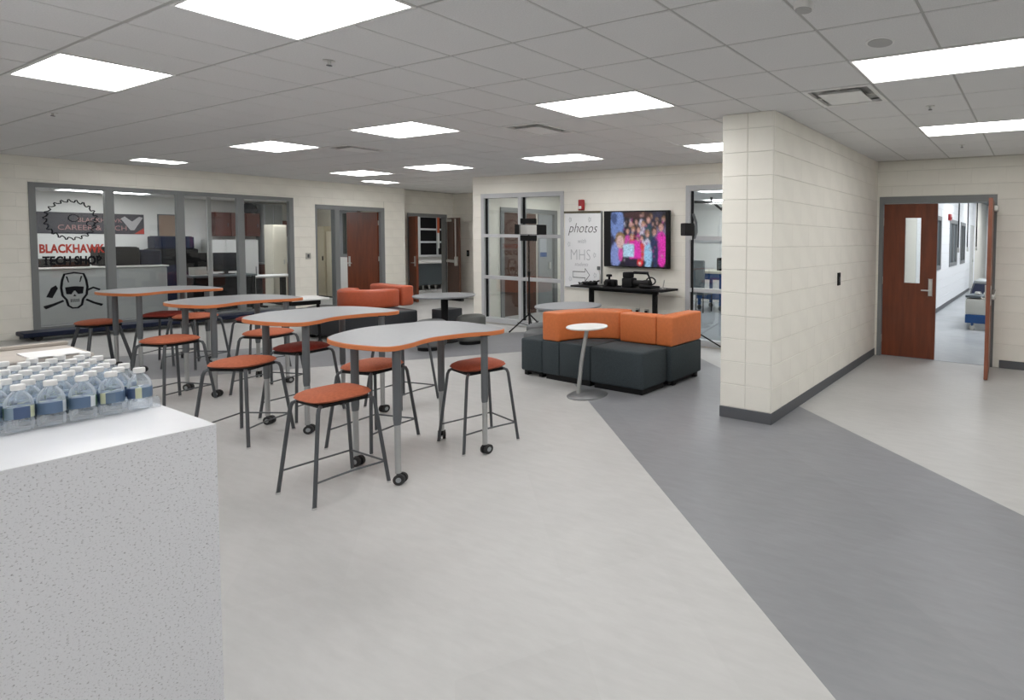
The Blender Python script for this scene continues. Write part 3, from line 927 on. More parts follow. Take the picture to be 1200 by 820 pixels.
# white table and lockers in the lab
t = thing('lab_table', 'white topped lab table behind the rightmost lab pane', 'table', (-15.6, 6.375, 0))
RB(-.35, .38, -.42, .42, .68, .715, .006, 1).build('table_top', WHITE, t)
for s in (-1, 1):
    B(-.05, .05, s * .22 - .04, s * .22 + .04, .04, .68).build('column', BLACK, t, smooth=False)
    RB(-.3, .3, s * .22 - .035, s * .22 + .035, .01, .05, .01, 1).build('foot', BLACK, t)
def locker(x0, x1, y0, y1, h, label, axis):
    t = thing('locker', label, 'locker', ((x0 + x1) / 2, (y0 + y1) / 2, 0), 0, 'beige lockers in the lab')
    hx, hy = (x1 - x0) / 2, (y1 - y0) / 2
    B(-hx, hx, -hy, hy, .04, h).build('body', BEIGE if axis != 'c' else CREAM, t, smooth=False)
    B(-hx + .02, hx - .02, -hy + .02, hy - .02, 0, .04).build('plinth', BLACK, t, smooth=False)
    if axis == 'y':
        RB(-hx + .015, hx - .015, -hy - .012, -hy, .08, h - .03, .003, 1).build('door', BEIGE, t)
        RB(hx - .08, hx - .05, -hy - .03, -hy - .012, h * .52, h * .58, .003, 1).build('handle', BLACK, t)
    else:
        RB(hx, hx + .012, -hy + .015, hy - .015, .08, h - .03, .003, 1).build('door', CREAM, t)
        RB(hx + .012, hx + .03, hy - .07, hy - .05, h * .5, h * .56, .003, 1).build('handle', STEEL, t)
locker(-16.45, -16.05, 6.61, 6.88, 1.87, 'tall cream locker at the right end of the lab window', 'c')
locker(-17.16, -16.73, 8.0, 8.16, 1.87, 'taller beige locker seen through the lab door sidelight', 'y')
locker(-16.64, -16.28, 8.0, 8.16, 1.74, 'shorter beige locker seen through the lab door sidelight', 'y')
# inner half-glazed partition seen beside the lab door
o = B(-16.12, -15.3, 8.05, 8.12, 0, 1.08).build('wall_half', WHITEWALL, smooth=False)
struct(o, 'low white half wall behind the lab door', 'wall')
mb = MB().box(-16.12, -15.3, 8.04, 8.13, 1.08, 1.16).box(-16.12, -15.3, 8.04, 8.13, 2.2, 2.28).box(-16.12, -15.95, 8.04, 8.13, 1.16, 2.2).box(-15.4, -15.3, 8.04, 8.13, 1.16, 2.2)
o = mb.build('window_4', FRAME, smooth=False)
struct(o, 'grey framed interior window above the low half wall', 'window')
B(-15.95, -15.4, 8.08, 8.085, 1.16, 2.2).build('pane', GLASS, o, smooth=False)

# room beyond the alcove doors
wall('wall_prep_back', 'X', -17.6, -17.7, 8.32, 14, [(11.0, 12.1, .98, 2.3)], material=WHITEWALL, label='white wall with a dark window beyond the alcove doors')
wall('wall_prep_right', 'Y', 14, 14.1, -17.7, -14.2, material=WHITEWALL, label='white end wall beyond the alcove doors')
wall('wall_prep_near', 'X', -14.35, -14.25, 10, 14.1, material=WHITEWALL, label='white wall behind the alcove')
struct(B(-19, -14.2, 9.9, 14.2, -.05, 0).build('floor_prep', FLOOR_L, smooth=False), 'pale floor beyond the alcove doors', 'floor')
struct(B(-17.7, -14.25, 8.32, 14.1, H, H + .05).build('ceiling_prep', TILE, smooth=False), 'white ceiling beyond the alcove doors', 'ceiling')
ceiling_light(-16.6, -15.5, 10.2, 10.8, H - .014, 'ceiling light beyond the alcove doors', 'prep room lights')
mb = MB().box(-17.64, -17.54, 11.0, 11.06, .98, 2.3).box(-17.64, -17.54, 12.04, 12.1, .98, 2.3).box(-17.64, -17.54, 11.06, 12.04, .98, 1.04).box(-17.64, -17.54, 11.06, 12.04, 2.24, 2.3)
o = mb.build('window_5', mat('white_frame', (.6, .62, .64), .4), smooth=False)
struct(o, 'white framed dark window with two crossbars beyond the alcove', 'window')
for z in (1.42, 1.83):
    B(-17.63, -17.55, 11.06, 12.04, z, z + .06).build('crossbar', MATS['white_frame'], o, smooth=False)
B(-17.63, -17.55, 11.62, 11.66, 1.04, 2.24).build('upright_bar', MATS['white_frame'], o, smooth=False)
for a, b in ((1.04, 1.42), (1.48, 1.83), (1.89, 2.24)):
    B(-17.60, -17.595, 11.06, 12.04, a, b).build('pane', BLACK, o, smooth=False)
t = thing('hanging_strap', 'orange and white strap hanging in front of the dark window', 'strap', (-17.5, 11.63, 2.3))
B(-.01, .01, -.035, .035, -.55, 0).build('orange_half', REDVINYL if False else mat('orange_strap', (.6, .13, .06), .6), t, smooth=False)
B(-.01, .01, -.03, .03, -1.05, -.55).build('white_half', WHITE, t, smooth=False)
t = thing('prep_counter', 'grey counter with a white top beyond the alcove doors', 'counter', (-17.0, 11.4, 0))
RB(-.5, .3, -1.2, 1.4, .14, .80, .01, 1).build('front', SLATE, t)
RB(-.5, .36, -1.25, 1.45, .80, .86, .008, 1).build('worktop', WHITE, t)
for k in range(9):
    MB().cyl((.2, -.75 + k * .2), .025, 0, .14, 10).build('foot', WHITE, t)
t = thing('wall_phone', 'black phone unit on the white wall beyond the alcove', 'phone', (-17.58, 10.82, 1.3))
RB(0, .05, -.05, .05, -.12, .12, .01, 1).build('body', BLACK, t)
RB(.05, .075, -.03, .03, -.1, .1, .01, 1).build('handset', BLACK, t)

# classroom behind the right glass front
CC = 2.60
wall('wall_class_back', 'Y', 12.6, 12.7, -8.4, -2.2, material=WHITEWALL, label='cream back wall of the room behind the right glass front', z1=H)
wall('wall_class_left', 'X', -8.4, -8.3, 9.75, 12.7, material=WHITEWALL, label='cream left wall of the room behind the right glass front', z1=H)
wall('wall_class_near', 'Y', 9.75, 9.85, -8.4, -7.2, material=WHITEWALL, label='cream wall behind the vestibule', z1=H)
wall('wall_class_right', 'X', -2.35, -2.2, YD + .15, 12.7, material=WHITEWALL, label='white wall between classroom and shop', z1=H)
struct(B(-8.4, -2.2, YT + .15, 12.7, CC, CC + .05).build('ceiling_class', TILE, smooth=False), 'white ceiling of the room behind the right glass front', 'ceiling')
struct(B(-9.72, -7.3, YT + .15, 9.75, CC, CC + .05).build('ceiling_vestibule', TILE, smooth=False), 'white ceiling of the vestibule', 'ceiling')
ceiling_light(-9.1, -7.9, 8.2, 8.8, CC - .014, 'ceiling light inside the vestibule', 'vestibule lights')
ceiling_light(-7.2, -5.4, 11.3, 11.9, CC - .014, 'far ceiling light in the room behind the right glass front', 'classroom lights', True)
ceiling_light(-6.0, -4.2, 9.0, 9.6, CC - .014, 'near ceiling light in the room behind the right glass front', 'classroom lights', True)
t = thing('projector_mount', 'black folding arm hanging from the classroom ceiling', 'arm', (-6.6, 10.8, CC))
MB().tube([(0, 0, 0), (0, 0, -.12), (-.45, 0, -.1)], .03, 8).build('bracket', BLACK, t)
MB().tube([(.1, 0, -.16), (.26, 0, -.28), (.38, 0, -.14), (.55, 0, -.1)], .03, 8).build('elbow', BLACK, t)
t = thing('wall_rail', 'pale grey rail along the classroom back wall', 'rail', (-7.3, 12.585, 1.62))
RB(-1, 4.5, -.02, .013, -.06, .06, .005, 1).build('channel', FRAME_L, t)
RB(-1, 4.5, -.03, -.02, -.02, .02, .004, 1).build('lip', FRAME_L, t)
t = thing('mobile_bench', 'blue steel mobile bench with a pale wooden top on casters', 'bench', (-6.6, 11.35, 0))
RB(-.55, .8, -.32, .32, .86, .92, .008, 1).build('wooden_top', CREAM, t)
RB(-.55, .8, -.3, .3, .26, .42, .008, 1).build('lower_shelf', BLUE, t)
RB(-.52, .78, -.29, .29, .72, .86, .008, 1).build('apron', BLUE, t)
for a in (-.48, .1, .72):
    for b in (-.26, .26):
        l = B(a - .03, a + .03, b - .03, b + .03, .12, .72).build('leg', BLUE, t, smooth=False)
        MB().tube([(a, b - .02, .06), (a, b + .02, .06)], .055, 14).build('caster', SLEEVE, l)
t = thing('seat_panel', 'grey upholstered chair back beside the blue bench', 'chair', (-6.85, 10.55, 0))
RB(-.26, .24, -.03, .03, .46, 1.18, .02, 2).build('backrest', SLATE, t)
RB(-.26, .24, .0, .42, .40, .46, .02, 2).build('seat', SLATE, t)
for a in (-.22, .2):
    for b in (.02, .38):
        MB().tube([(a, b, 0), (a, b, .4)], .012, 8).build('leg', BLACK, t)
for k, (xx, z_) in enumerate(((-6.55, .3), (-6.15, .26))):
    t = thing('machine_box', ['black boxed machine on the blue bench', 'second black boxed machine on the blue bench'][k], 'machine', (xx, 11.4, .92))
    RB(-.17, .17, -.15, .15, 0, z_, .02, 2).build('housing', BLACK, t)
    B(-.12, .12, -.155, -.15, .05, z_ - .06).build('front_panel', SLATE, t, smooth=False)

# shop beyond the double doors
SHC = 3.3
wsl = wall('wall_shop_left', 'X', XP1, XP1 - .1, YD + .15, 27, [(11.6, 14.0, 1.0, 2.26), (15.4, 16.95, 1.0, 2.26), (17.7, 18.9, 1.0, 2.26), (20.4, 21.6, 0, 2.25)], material=MORTAR, z1=SHC, label='white block wall of the shop with tall windows')
SHOPW = mat('white_block_paint', (.82, .84, .86), .5)
blocks(wsl, 'X', XP1, 1, 11.0, 22.0, [(11.6, 14.0, 1.0, 2.26), (15.4, 16.95, 1.0, 2.26), (17.7, 18.9, 1.0, 2.26), (20.4, 21.6, 0, 2.25)], length=.85, ztop=SHC, material=SHOPW)
wall('wall_shop_back', 'Y', 27, 27.1, -2.2, 6.2, material=SHOPW, z1=SHC, label='white far wall of the shop')
wall('wall_shop_right', 'X', 6.1, 6.2, YD + .15, 27, material=SHOPW, z1=SHC, label='white right wall of the shop')
wall('wall_shop_header', 'Y', YD + .05, YD + .15, XP1, 6.2, material=SHOPW, z1=SHC, z0=H + .05, label='white upper wall of the shop above the doors')
struct(B(-2.2, 6.2, YD + .15, 27.1, SHC, SHC + .05).build('ceiling_shop', GREYPAINT, smooth=False), 'grey open ceiling of the shop', 'ceiling')
for k, y in enumerate((10.5, 14.5, 18.5, 22.5)):
    ceiling_light(-1.2, 1.2, y, y + 1.2, SHC - .014, ['nearest', 'second', 'third', 'farthest'][k] + ' ceiling light inside the shop', 'shop ceiling lights', True)
for k, (a, b) in enumerate(((11.6, 14.0), (15.4, 16.95), (17.7, 18.9))):
    mb = MB()
    X0, X1 = XP1 - .08, XP1 + .02
    mb.box(X0, X1, a, a + .1, 1.0, 2.26).box(X0, X1, b - .1, b, 1.0, 2.26).box(X0, X1, a + .1, b - .1, 2.16, 2.26).box(X0, X1, a + .1, b - .1, 1.0, 1.1)
    o = mb.build('window_%d' % (6 + k), FRAME, smooth=False)
    struct(o, ['nearest', 'middle', 'farthest'][k] + ' grey framed window in the white shop wall', 'window')
    mid = (a + b) / 2
    B(X0, X1, mid - .03, mid + .03, 1.1, 2.16).build('mullion', FRAME, o, smooth=False)
    B(XP1 - .04, XP1 - .03, a + .1, mid - .03, 1.1, 2.16).build('pane', SLATE, o, smooth=False)
    B(XP1 - .04, XP1 - .03, mid + .03, b - .1, 1.1, 2.16).build('pane', SLATE, o, smooth=False)
o = B(XP1 - .06, XP1 - .02, 20.4, 21.6, 0, 2.25).build('door_9', mat('pale_door', (.55, .56, .55), .5), smooth=False)
struct(o, 'pale door at the far end of the shop wall', 'door')
RB(XP1 - .02, XP1 + .03, 21.4, 21.5, .95, 1.05, .01, 1).build('lever', STEEL, o)
base('baseboard_shop', XP1 + .006, XP1 + .02, YD + .2, 20.4, 'grey vinyl base along the white shop wall')
for k, y in enumerate((17.1, 19.4, 22.4)):
    t = MB().tube([(XP1 + .02, y, 1.5), (XP1 + .02, y, SHC)], .02, 8).build('conduit', BLACK)
    tag(t, ['nearest', 'middle', 'farthest'][k] + ' thin black conduit on the shop wall', 'conduit')
    RB(XP1 + .005, XP1 + .06, y - .05, y + .05, 1.36, 1.5, .006, 1).build('junction_box', STEEL, t)
t = thing('shop_alarm', 'red fire alarm on the white shop wall', 'alarm', (XP1 + .006, 15.2, 2.3))
RB(0, .06, -.14, .14, -.08, .08, .008, 1).build('housing', REDPAINT, t)
RB(.06, .08, -.05, .05, -.05, .0, .006, 1).build('lens', REDPAINT, t)
# blue and white machine
t = thing('shop_machine', 'blue and white wheeled shop machine beyond the open door', 'machine', (-1.2, 11.15, 0))
RB(0, 1.6, 0, .5, .30, .60, .02, 2).build('white_panel', mat('machine_white', (.62, .63, .60), .4), t)
RB(0, 1.6, -.01, .52, .14, .30, .012, 1).build('blue_skirt', BLUE, t)
MB().prism([(0, 0), (1.5, 0), (1.5, .9), (.1, .9)], .62, .66).build('deck', SLATE, t, smooth=False)
mb = MB()
mb.add([(0.02, .45, .55), (1.5, .45, .55), (1.5, 1.5, .55), (-.08, 1.5, .55), (.1, .6, .84), (1.5, .6, .84), (1.5, 1.5, .84), (0, 1.5, .84)], [(0, 1, 2, 3), (4, 5, 6, 7), (0, 1, 5, 4), (1, 2, 6, 5), (2, 3, 7, 6), (3, 0, 4, 7)])
mb.build('blue_hood', NAVY, t, smooth=False)
RB(.08, 1.5, .62, 1.5, .84, .90, .01, 1).build('grey_lid', GREYPAINT, t)
for k in range(5):
    MB().lathe([(.02, 0), (.07, .02), (.05, .06)], 12).build('clamp', STEEL, t, (.2 + k * .16, .25, .66))
for a in (.12, 1.3):
    for b in (.1, 1.3):
        MB().tube([(a, b, .14), (a, b, .08)], .025, 8).build('caster_stem', BLUE, t)
        MB().tube([(a, b - .02, .05), (a, b + .02, .05)], .046, 14).build('caster', STEEL, t)
MB().tube([(-.1, 1.45, .22), (-.06, 1.45, .22)], .2, 18).build('side_wheel', RUBBER, t)
t = thing('shop_rack', 'black rack with a white door at the far end of the shop', 'rack', (-.95, 19.3, 0))
B(-.15, .15, -.3, .3, .1, 1.9).build('white_door', WHITE, t, smooth=False)
B(.2, 1.4, -.3, .3, .1, 1.7).build('black_cabinet', BLACK, t, smooth=False)
for z in (.9, 1.5):
    B(.2, 1.4, -.33, -.3, z, z + .04).build('shelf_edge', STEEL, t, smooth=False)
MB().tube([(.1, -.6, .5), (.25, -.7, .9), (.5, -.7, .8)], .03, 8).build('blue_hose', BLUE, t)

# ================================================================== FURNITURE
# ---- bean shaped tables
OUT = [(-4.339, 2.076), (-4.07, 2.03), (-3.83, 2.055), (-3.675, 2.11), (-3.685, 2.245), (-3.755, 2.385), (-3.775, 2.50), (-3.735, 2.69), (-3.645, 2.84), (-3.68, 2.97), (-3.92, 3.02),
       (-4.18, 3.035), (-4.36, 3.01), (-4.52, 2.915), (-4.56, 2.775), (-4.615, 2.48), (-4.50, 2.23)]
TC = (-4.10, 2.53)
def catmull(ps, n=5):
    out = []
    N = len(ps)
    for i in range(N):
        p0, p1, p2, p3 = (Vector(ps[(i + k) % N]) for k in (-1, 0, 1, 2))
        for k in range(n):
            t = k / n
            out.append(tuple(0.5 * ((2 * p1) + (p2 - p0) * t + (2 * p0 - 5 * p1 + 4 * p2 - p3) * t * t + (3 * p1 - p0 - 3 * p2 + p3) * t ** 3)))
    return out
ol = catmull([(x - TC[0], y - TC[1]) for x, y in OUT])
TZ = 0.945
t = thing('bean_table', 'nearest bean shaped grey table with an orange edge', 'table', (*TC, 0), 0, 'bean shaped caster tables')
MB().prism(ol, TZ - .034, TZ - .0006, .004, 1).build('edge_band', EDGE, t)
MB().prism([(x * .992, y * .992) for x, y in ol], TZ - .004, TZ, .0015, 1).build('table_top', LAMINATE, t)
legs = [(-3.76, 2.20, .6), (-3.715, 2.82, 1.6), (-4.325, 2.24, .3), (-4.29, 2.86, 2.6)]
for x, y, a in legs:
    x, y = x - TC[0], y - TC[1]
    l = MB().tube([(x, y, .40), (x, y, .44), (x, y, TZ - .03)], [.021, .025, .025], 14).build('leg', SLEEVE, t)
    MB().cyl((x, y), .0185, .075, .44, 14).build('lower_tube', TUBE, l)
    MB().cyl((x, y), .06, TZ - .036, TZ - .03, 14).build('mounting_plate', BLACK, l)
    ca, sa = math.cos(a), math.sin(a)
    c = MB()
    for s in (-1, 1):
        c.tube([(x - sa * s * .008 + ca * .014, y + ca * s * .008 + sa * .014, .036), (x - sa * s * .027 + ca * .014, y + ca * s * .027 + sa * .014, .036)], .036, 18)
    c.build('caster', RUBBER, l)
    MB().cyl((x + ca * .004, y + sa * .004), .014, .036, .085, 10).build('caster_stem', BLACK, l)
    MB().tube([(x - sa * .03 + ca * .014, y + ca * .03 + sa * .014, .036), (x + sa * .03 - 0 + ca * .014, y - ca * .03 + sa * .014, .036)], .017, 12).build('wheel_hub', GREYPAINT, l)
note_tree(t)
TABLE0 = t
for ddx, ddy, rz, lab in ((-1.66, .17, 8, 'second bean shaped grey table from the camera with orange edge'),
                          (-3.65, .29, 7, 'third bean shaped grey table from the camera with orange edge'),
                          (-5.70, .32, 9, 'farthest bean shaped grey table in front of the skull decal')):
    copy_tree(TABLE0, (TC[0] + ddx, TC[1] + ddy, 0), math.radians(rz), lab)

# ---- stools
def superellipse(h, e=3.4, n=36):
    out = []
    for k in range(n):
        a = 2 * PI * k / n
        c, s = math.cos(a), math.sin(a)
        out.append((h * math.copysign(abs(c) ** (2 / e), c), h * math.copysign(abs(s) ** (2 / e), s)))
    return out
def stool(label, loc, rz, seat_mat, hgt=.658, low=False):
    t = thing('stool', label, 'stool', (*loc, 0), math.radians(rz), 'padded stools around the bean tables')
    dz = hgt - .645
    n = 36
    vs, fs = [], []
    for sc_, z in ((.60, .584), (.90, .597), (1.0, .611), (.95, .626), (.80, .640), (.52, .651), (.22, .655)):
        vs += [(x * sc_, y * sc_, z + dz) for x, y in superellipse(.180)]
    R = 7
    for j in range(R - 1):
        fs += [(j * n + i, j * n + (i + 1) % n, (j + 1) * n + (i + 1) % n, (j + 1) * n + i) for i in range(n)]
    fs += [tuple(range(n))[::-1], tuple(range((R - 1) * n, R * n))]
    MB().add(vs, fs).build('seat', seat_mat, t)
    RB(-.145, .145, -.145, .145, .568 + dz, .592 + dz, .006, 1).build('seat_plate', BLACK, t)
    zt = .578 + dz
    rr = .0115 if not low else .017
    for sx in (-1, 1):
        for sy in (-1, 1):
            if low:
                P_ = [(sx * .12, sy * .12, zt), (sx * .205, sy * .205, .012)]
            else:
                P_ = [(sx * .085, sy * .085, zt), (sx * .140, sy * .140, zt + .002), (sx * .155, sy * .155, zt - .008), (sx * .163, sy * .163, zt - .035), (sx * .215, sy * .215, .012)]
            l = MB().tube(P_, rr, 8).build('leg', LEGGREY, t)
            MB().cyl((sx * (P_[-1][0] * sx + .001), sy * (P_[-1][1] * sy + .001)), .013, 0, .014, 10).build('foot_glide', CHROME, l)
    if not low:
        def at(z): return .163 + (.215 - .163) * (zt - .035 - z) / (zt - .035 - .012)
        a = at(.15)
        MB().tube([(-a, -a, .15), (-a, a, .15)], .0065, 6).build('foot_rod', LEGGREY, t)
        MB().tube([(-a, a, .15), (a, a, .15)], .0065, 6).build('foot_rod', LEGGREY, t)
        MB().tube([(a, -a, .15), (a * .93, -a * .45, .15), (a * .90, 0, .15), (a * .93, a * .45, .15), (a, a, .15)], .0065, 6).build('foot_rod', LEGGREY, t)
    return t
STOOLS = [
    ('nearest stool with orange seat in front of the nearest bean table', (-4.055, 1.97), 0, ORANGE_FAB),
    ('orange stool at the right end of the nearest bean table', (-3.99, 2.97), -11, mat('shaded_orange_fabric', (.34, .075, .036), .8, var=.12, scale=60, bump=.15, bscale=300)),  # dark shading of the orange seat is put into this deeper colour
    ('orange stool tucked under the nearest bean table', (-4.69, 2.56), 13, ORANGE_FAB),
    ('orange stool at the near side of the second bean table', (-5.67, 2.12), 28, ORANGE_FAB),
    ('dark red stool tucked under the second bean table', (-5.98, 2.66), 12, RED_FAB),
    ('orange stool pushed under the left end of the second table', (-7.15, 2.89), 20, ORANGE_FAB),
    ('orange stool at the near side of the third bean table', (-7.43, 2.235), 18, ORANGE_FAB),
    ('orange stool half hidden behind the third bean table', (-9.27, 3.02), 24, ORANGE_FAB),
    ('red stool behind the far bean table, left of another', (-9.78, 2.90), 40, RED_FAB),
    ('stool behind the nearest table with its seat hidden by the top', (-5.55, 3.30), 12, ORANGE_FAB),
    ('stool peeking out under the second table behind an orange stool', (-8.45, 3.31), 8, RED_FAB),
]
for lab, loc, rz, sm in STOOLS:
    stool(lab, loc, rz, sm)
stool('low stool with thick legs in front of the skull decal', (-10.3, 2.47), 10, ORANGE_FAB, .57, True)

# ---- modular sofa by the pier
def foot_blocks(t, pts):
    for x, y in pts:
        RB(x - .03, x + .03, y - .03, y + .03, 0, .062, .004, 1).build('foot', BLACK, t)
def sector(c, r0, r1, a0, a1, n=14):
    out = [(c[0] + r1 * math.cos(math.radians(a0 + (a1 - a0) * k / n)), c[1] + r1 * math.sin(math.radians(a0 + (a1 - a0) * k / n))) for k in range(n + 1)]
    if r0 <= 0: out.append(c)
    else: out += [(c[0] + r0 * math.cos(math.radians(a1 + (a0 - a1) * k / n)), c[1] + r0 * math.sin(math.radians(a1 + (a0 - a1) * k / n))) for k in range(n + 1)]
    return out
SZ = .455
t = thing('ottoman', 'narrow charcoal ottoman at the left end of the orange backed sofa', 'ottoman', (-5.338, 4.94, 0), 0, 'charcoal lounge seats')
RB(-.175, .175, -.26, .26, .06, SZ - .01, .022, 3).build('cushion', DARKFAB, t)
RB(-.14, .175, -.22, .24, .03, .06, .004, 1).build('plinth', BLACK, t)
foot_blocks(t, [(-.12, -.2), (.12, -.2), (-.12, .2), (.12, .2)])
t = thing('curved_sofa', 'curved charcoal sofa section with a concave orange back', 'sofa', (-4.41, 4.67, 0))
MB().prism(sector((0, 0), 0, .472, 90, 180), .06, SZ, .02, 2).build('seat', DARKFAB, t)
MB().prism(sector((0, 0), .48, .745, 90, 180), .06, SZ - .005, .018, 2).build('back_base', DARKFAB, t)
MB().prism(sector((0, 0), .48, .745, 90.5, 179.5), SZ - .003, .785, .024, 3).build('backrest', ORANGE_VINYL, t)
MB().prism(sector((0, 0), 0, .70, 92, 178), .0, .06).build('plinth', BLACK, t, smooth=False)
t = thing('ottoman', 'square charcoal ottoman at the front corner of the sofa', 'ottoman', (-4.01, 4.85, 0), 0, 'charcoal lounge seats')
RB(-.365, .36, -.22, .215, .06, SZ + .005, .028, 3).build('cushion', DARKFAB, t)
RB(-.33, .33, -.19, .19, 0.0, .06, .004, 1).build('plinth', BLACK, t)
t = thing('corner_sofa', 'corner sofa section with an angular orange back nearest the pier', 'sofa', (-3.99, 5.38, 0))
RB(-.37, .385, -.30, .32, .06, SZ - .008, .018, 2).build('base', DARKFAB, t)
RB(-.352, .165, -.30, -.12, SZ - .005, .785, .024, 3).build('backrest', ORANGE_VINYL, t)
MB().prism([(.17, -.30), (.385, -.30), (.385, .32), (.18, .32), (.18, -.12), (.17, -.12)], SZ - .005, .79, .024, 3).build('corner_backrest', ORANGE_VINYL, t)
RB(-.34, .34, -.29, .28, .02, .06, .004, 1).build('plinth', BLACK, t)
foot_blocks(t, [(-.3, -.2), (.33, -.2), (-.3, .25), (.33, .25)])
# ---- small side table in front of the sofa
t = thing('side_table', 'small round white side table in front of the orange sofa', 'table', (-4.19, 4.40, 0))
MB().lathe([(.0, .69), (.19, .69), (.212, .698), (.214, .708), (.21, .712), (.0, .712)][1:5], 40, (-.09, .09)).build('table_top', WHITE, t)
MB().tube([(-.10, -.03, .012), (-.10, .02, .35), (-.09, .09, .69)], .021, 14).build('post', TUBE, t)
MB().lathe([(.205, 0), (.208, .006), (.20, .012), (.06, .015)], 40).build('base_disc', mat('grey_base', (.17, .175, .18), .35, .3), t)
MB().cyl((-.09, .09), .06, .68, .69, 16).build('mounting_plate', SLEEVE, t)
# ---- round tables and their ottomans
def round_table(label, loc, z=.735, r=.43):
    t = thing('round_table', label, 'table', (*loc, 0), 0, 'round cafe tables')
    MB().lathe([(r - .02, z - .03), (r, z - .02), (r + .002, z - .006), (r - .003, z)], 48).build('table_top', LAMINATE, t)
    MB().cyl((0, 0), .05, .04, z - .03, 18).build('column', BLACK, t)
    MB().lathe([(.2, 0), (.2, .015), (.08, .035), (.055, .05)], 32).build('base', BLACK, t)
    RB(.05, .44, -.02, .02, z - .075, z - .03, .006, 1).build('support_arm', BLACK, t)
round_table('round grey table standing behind the orange sofa', (-5.68, 5.61))
round_table('round grey table in front of the open alcove doors', (-8.25, 5.57))
def pouf(label, loc, r, h, mtl):
    t = thing('round_ottoman', label, 'ottoman', (*loc, 0), 0, 'round ottomans')
    MB().lathe([(r - .02, .05), (r, .07), (r, h - .05), (r - .012, h - .02), (r - .05, h), (r * .4, h + .004)], 32).build('cushion', mtl, t)
    MB().cyl((0, 0), r - .03, 0, .05, 24).build('plinth', BLACK, t)
pouf('round olive grey ottoman right of the far round table', (-7.80, 5.70), .20, .44, OLIVE)
pouf('round grey ottoman directly below the far round table', (-7.87, 5.10), .20, .43, GREYTOP)
pouf('round dark grey ottoman touching the left end of the sofa', (-5.80, 5.23), .20, .44, GREYTOP)
pouf('round dark grey ottoman behind another near the lamp stand', (-6.2, 5.62), .20, .44, GREYTOP)
t = thing('cube_ottoman', 'black cube ottoman behind the far round table', 'ottoman', (-8.97, 6.10, 0), math.radians(4))
RB(-.165, .165, -.165, .165, .04, .42, .015, 2).build('cushion', BLACKFAB, t)
RB(-.15, .15, -.15, .15, 0, .04, .004, 1).build('plinth', BLACK, t)
# ---- far curved couch
t = thing('round_couch', 'black rounded couch with a coral curved back near the lab door', 'sofa', (-10.25, 5.80, 0))
MB().prism(sector((0, 0), 0, 1.12, -150, -5, 28), .06, .43, .03, 3).build('seat', BLACKFAB, t)
MB().prism(sector((.02, -.2), .24, .49, -165, 25, 26), .432, .74, .04, 3).build('backrest', CORAL_VINYL, t)
RB(-.50, .46, .03, .25, .432, .78, .04, 3).build('rear_backrest', CORAL_VINYL, t)
foot_blocks(t, [(-.2, -1.0), (.6, -.75), (.95, -.1), (-.75, -.5)])
# ---- white folding table by the lab window
t = thing('folding_table', 'white topped table with black brackets near the lab door', 'table', (-9.62, 4.32, 0), math.radians(-8))
RB(-.26, .3, -.22, .22, .70, .725, .005, 1).build('table_top', WHITE, t)
for s in (-1, 1):
    l = MB().tube([(-.05, s * .18, .70), (-.05, s * .2, .06)], .02, 8).build('leg', BLACK, t)
    MB().tube([(-.05, s * .2 - .02, .035), (-.05, s * .2 + .02, .035)], .034, 14).build('caster', RUBBER, l)
B(-.08, .1, -.17, .17, .62, .70).build('bracket', BLACK, t, smooth=False)
# ---- low dolly by the left window
t = thing('floor_dolly', 'low navy platform dolly on casters under the lab window', 'dolly', (-13.5, 3.3, 0))
RB(-.2, .2, -.85, 2.3, .07, .135, .01, 1).build('deck', NAVY, t)
for a in (-.13, .13):
    for b in (-.7, 2.15):
        MB().tube([(a - .015, b, .042), (a + .015, b, .042)], .042, 14).build('caster', RUBBER, t)
        MB().cyl((a, b), .015, .042, .085, 8).build('caster_stem', STEEL, t)

# ---- television
t = thing('television', 'wall mounted black television showing a crowd of children in pink', 'television', (-5.765, YT - .02, 1.64))
RB(-.655, .655, -.085, -.03, -.455, .455, .006, 1).build('housing', BLACK, t)
B(-.2, .2, -.03, 0, -.2, .2).build('wall_bracket', BLACK, t, smooth=False)
NX, NY = 96, 76
img = [[(.010, .009, .016) for _ in range(NX)] for _ in range(NY)]
def blob(cx_, cy_, rx, ry, col, jag=.0, square=False):
    for j in range(NY):
        for i in range(NX):
            u, v = (i + .5) / NX - cx_, (j + .5) / NY - cy_
            q = max(abs(u) / rx, abs(v) / ry) if square else math.hypot(u / rx, v / ry)
            if q < 1 - jag * random.random():
                k = 1 + random.uniform(-.16, .16)
                img[j][i] = tuple(c * k for c in col)
def person(cx_, top, s, shirt, hair, skin=(.55, .30, .26), low=None):
    blob(cx_, top + .25 * s + .12, .075 * s + .012, .18 * s + .05, shirt, .15)
    blob(cx_, top + .06 * s, .048 * s, .075 * s, hair, .1)
    blob(cx_, top + .085 * s, .034 * s, .055 * s, skin, .1)
blob(.12, .22, .14, .34, (.16, .24, .52), .2)
blob(.07, .12, .06, .12, (.05, .08, .2), .2)
blob(.5, .06, .3, .07, (.05, .018, .02), .3)
blob(.85, .1, .14, .12, (.03, .03, .06), .5)
PINK, HOT, NAVYC, WHT = (.55, .07, .33), (.66, .03, .38), (.02, .03, .09), (.55, .50, .62)
for k in range(26):
    person(random.uniform(.28, .98), random.uniform(.0, .30), random.uniform(.5, .8), random.choice((NAVYC, WHT, (.04, .02, .05), (.10, .10, .2), (.3, .05, .2))), random.choice(((.03, .02, .015), (.015, .012, .012), (.2, .12, .06))), (.40, .23, .21))
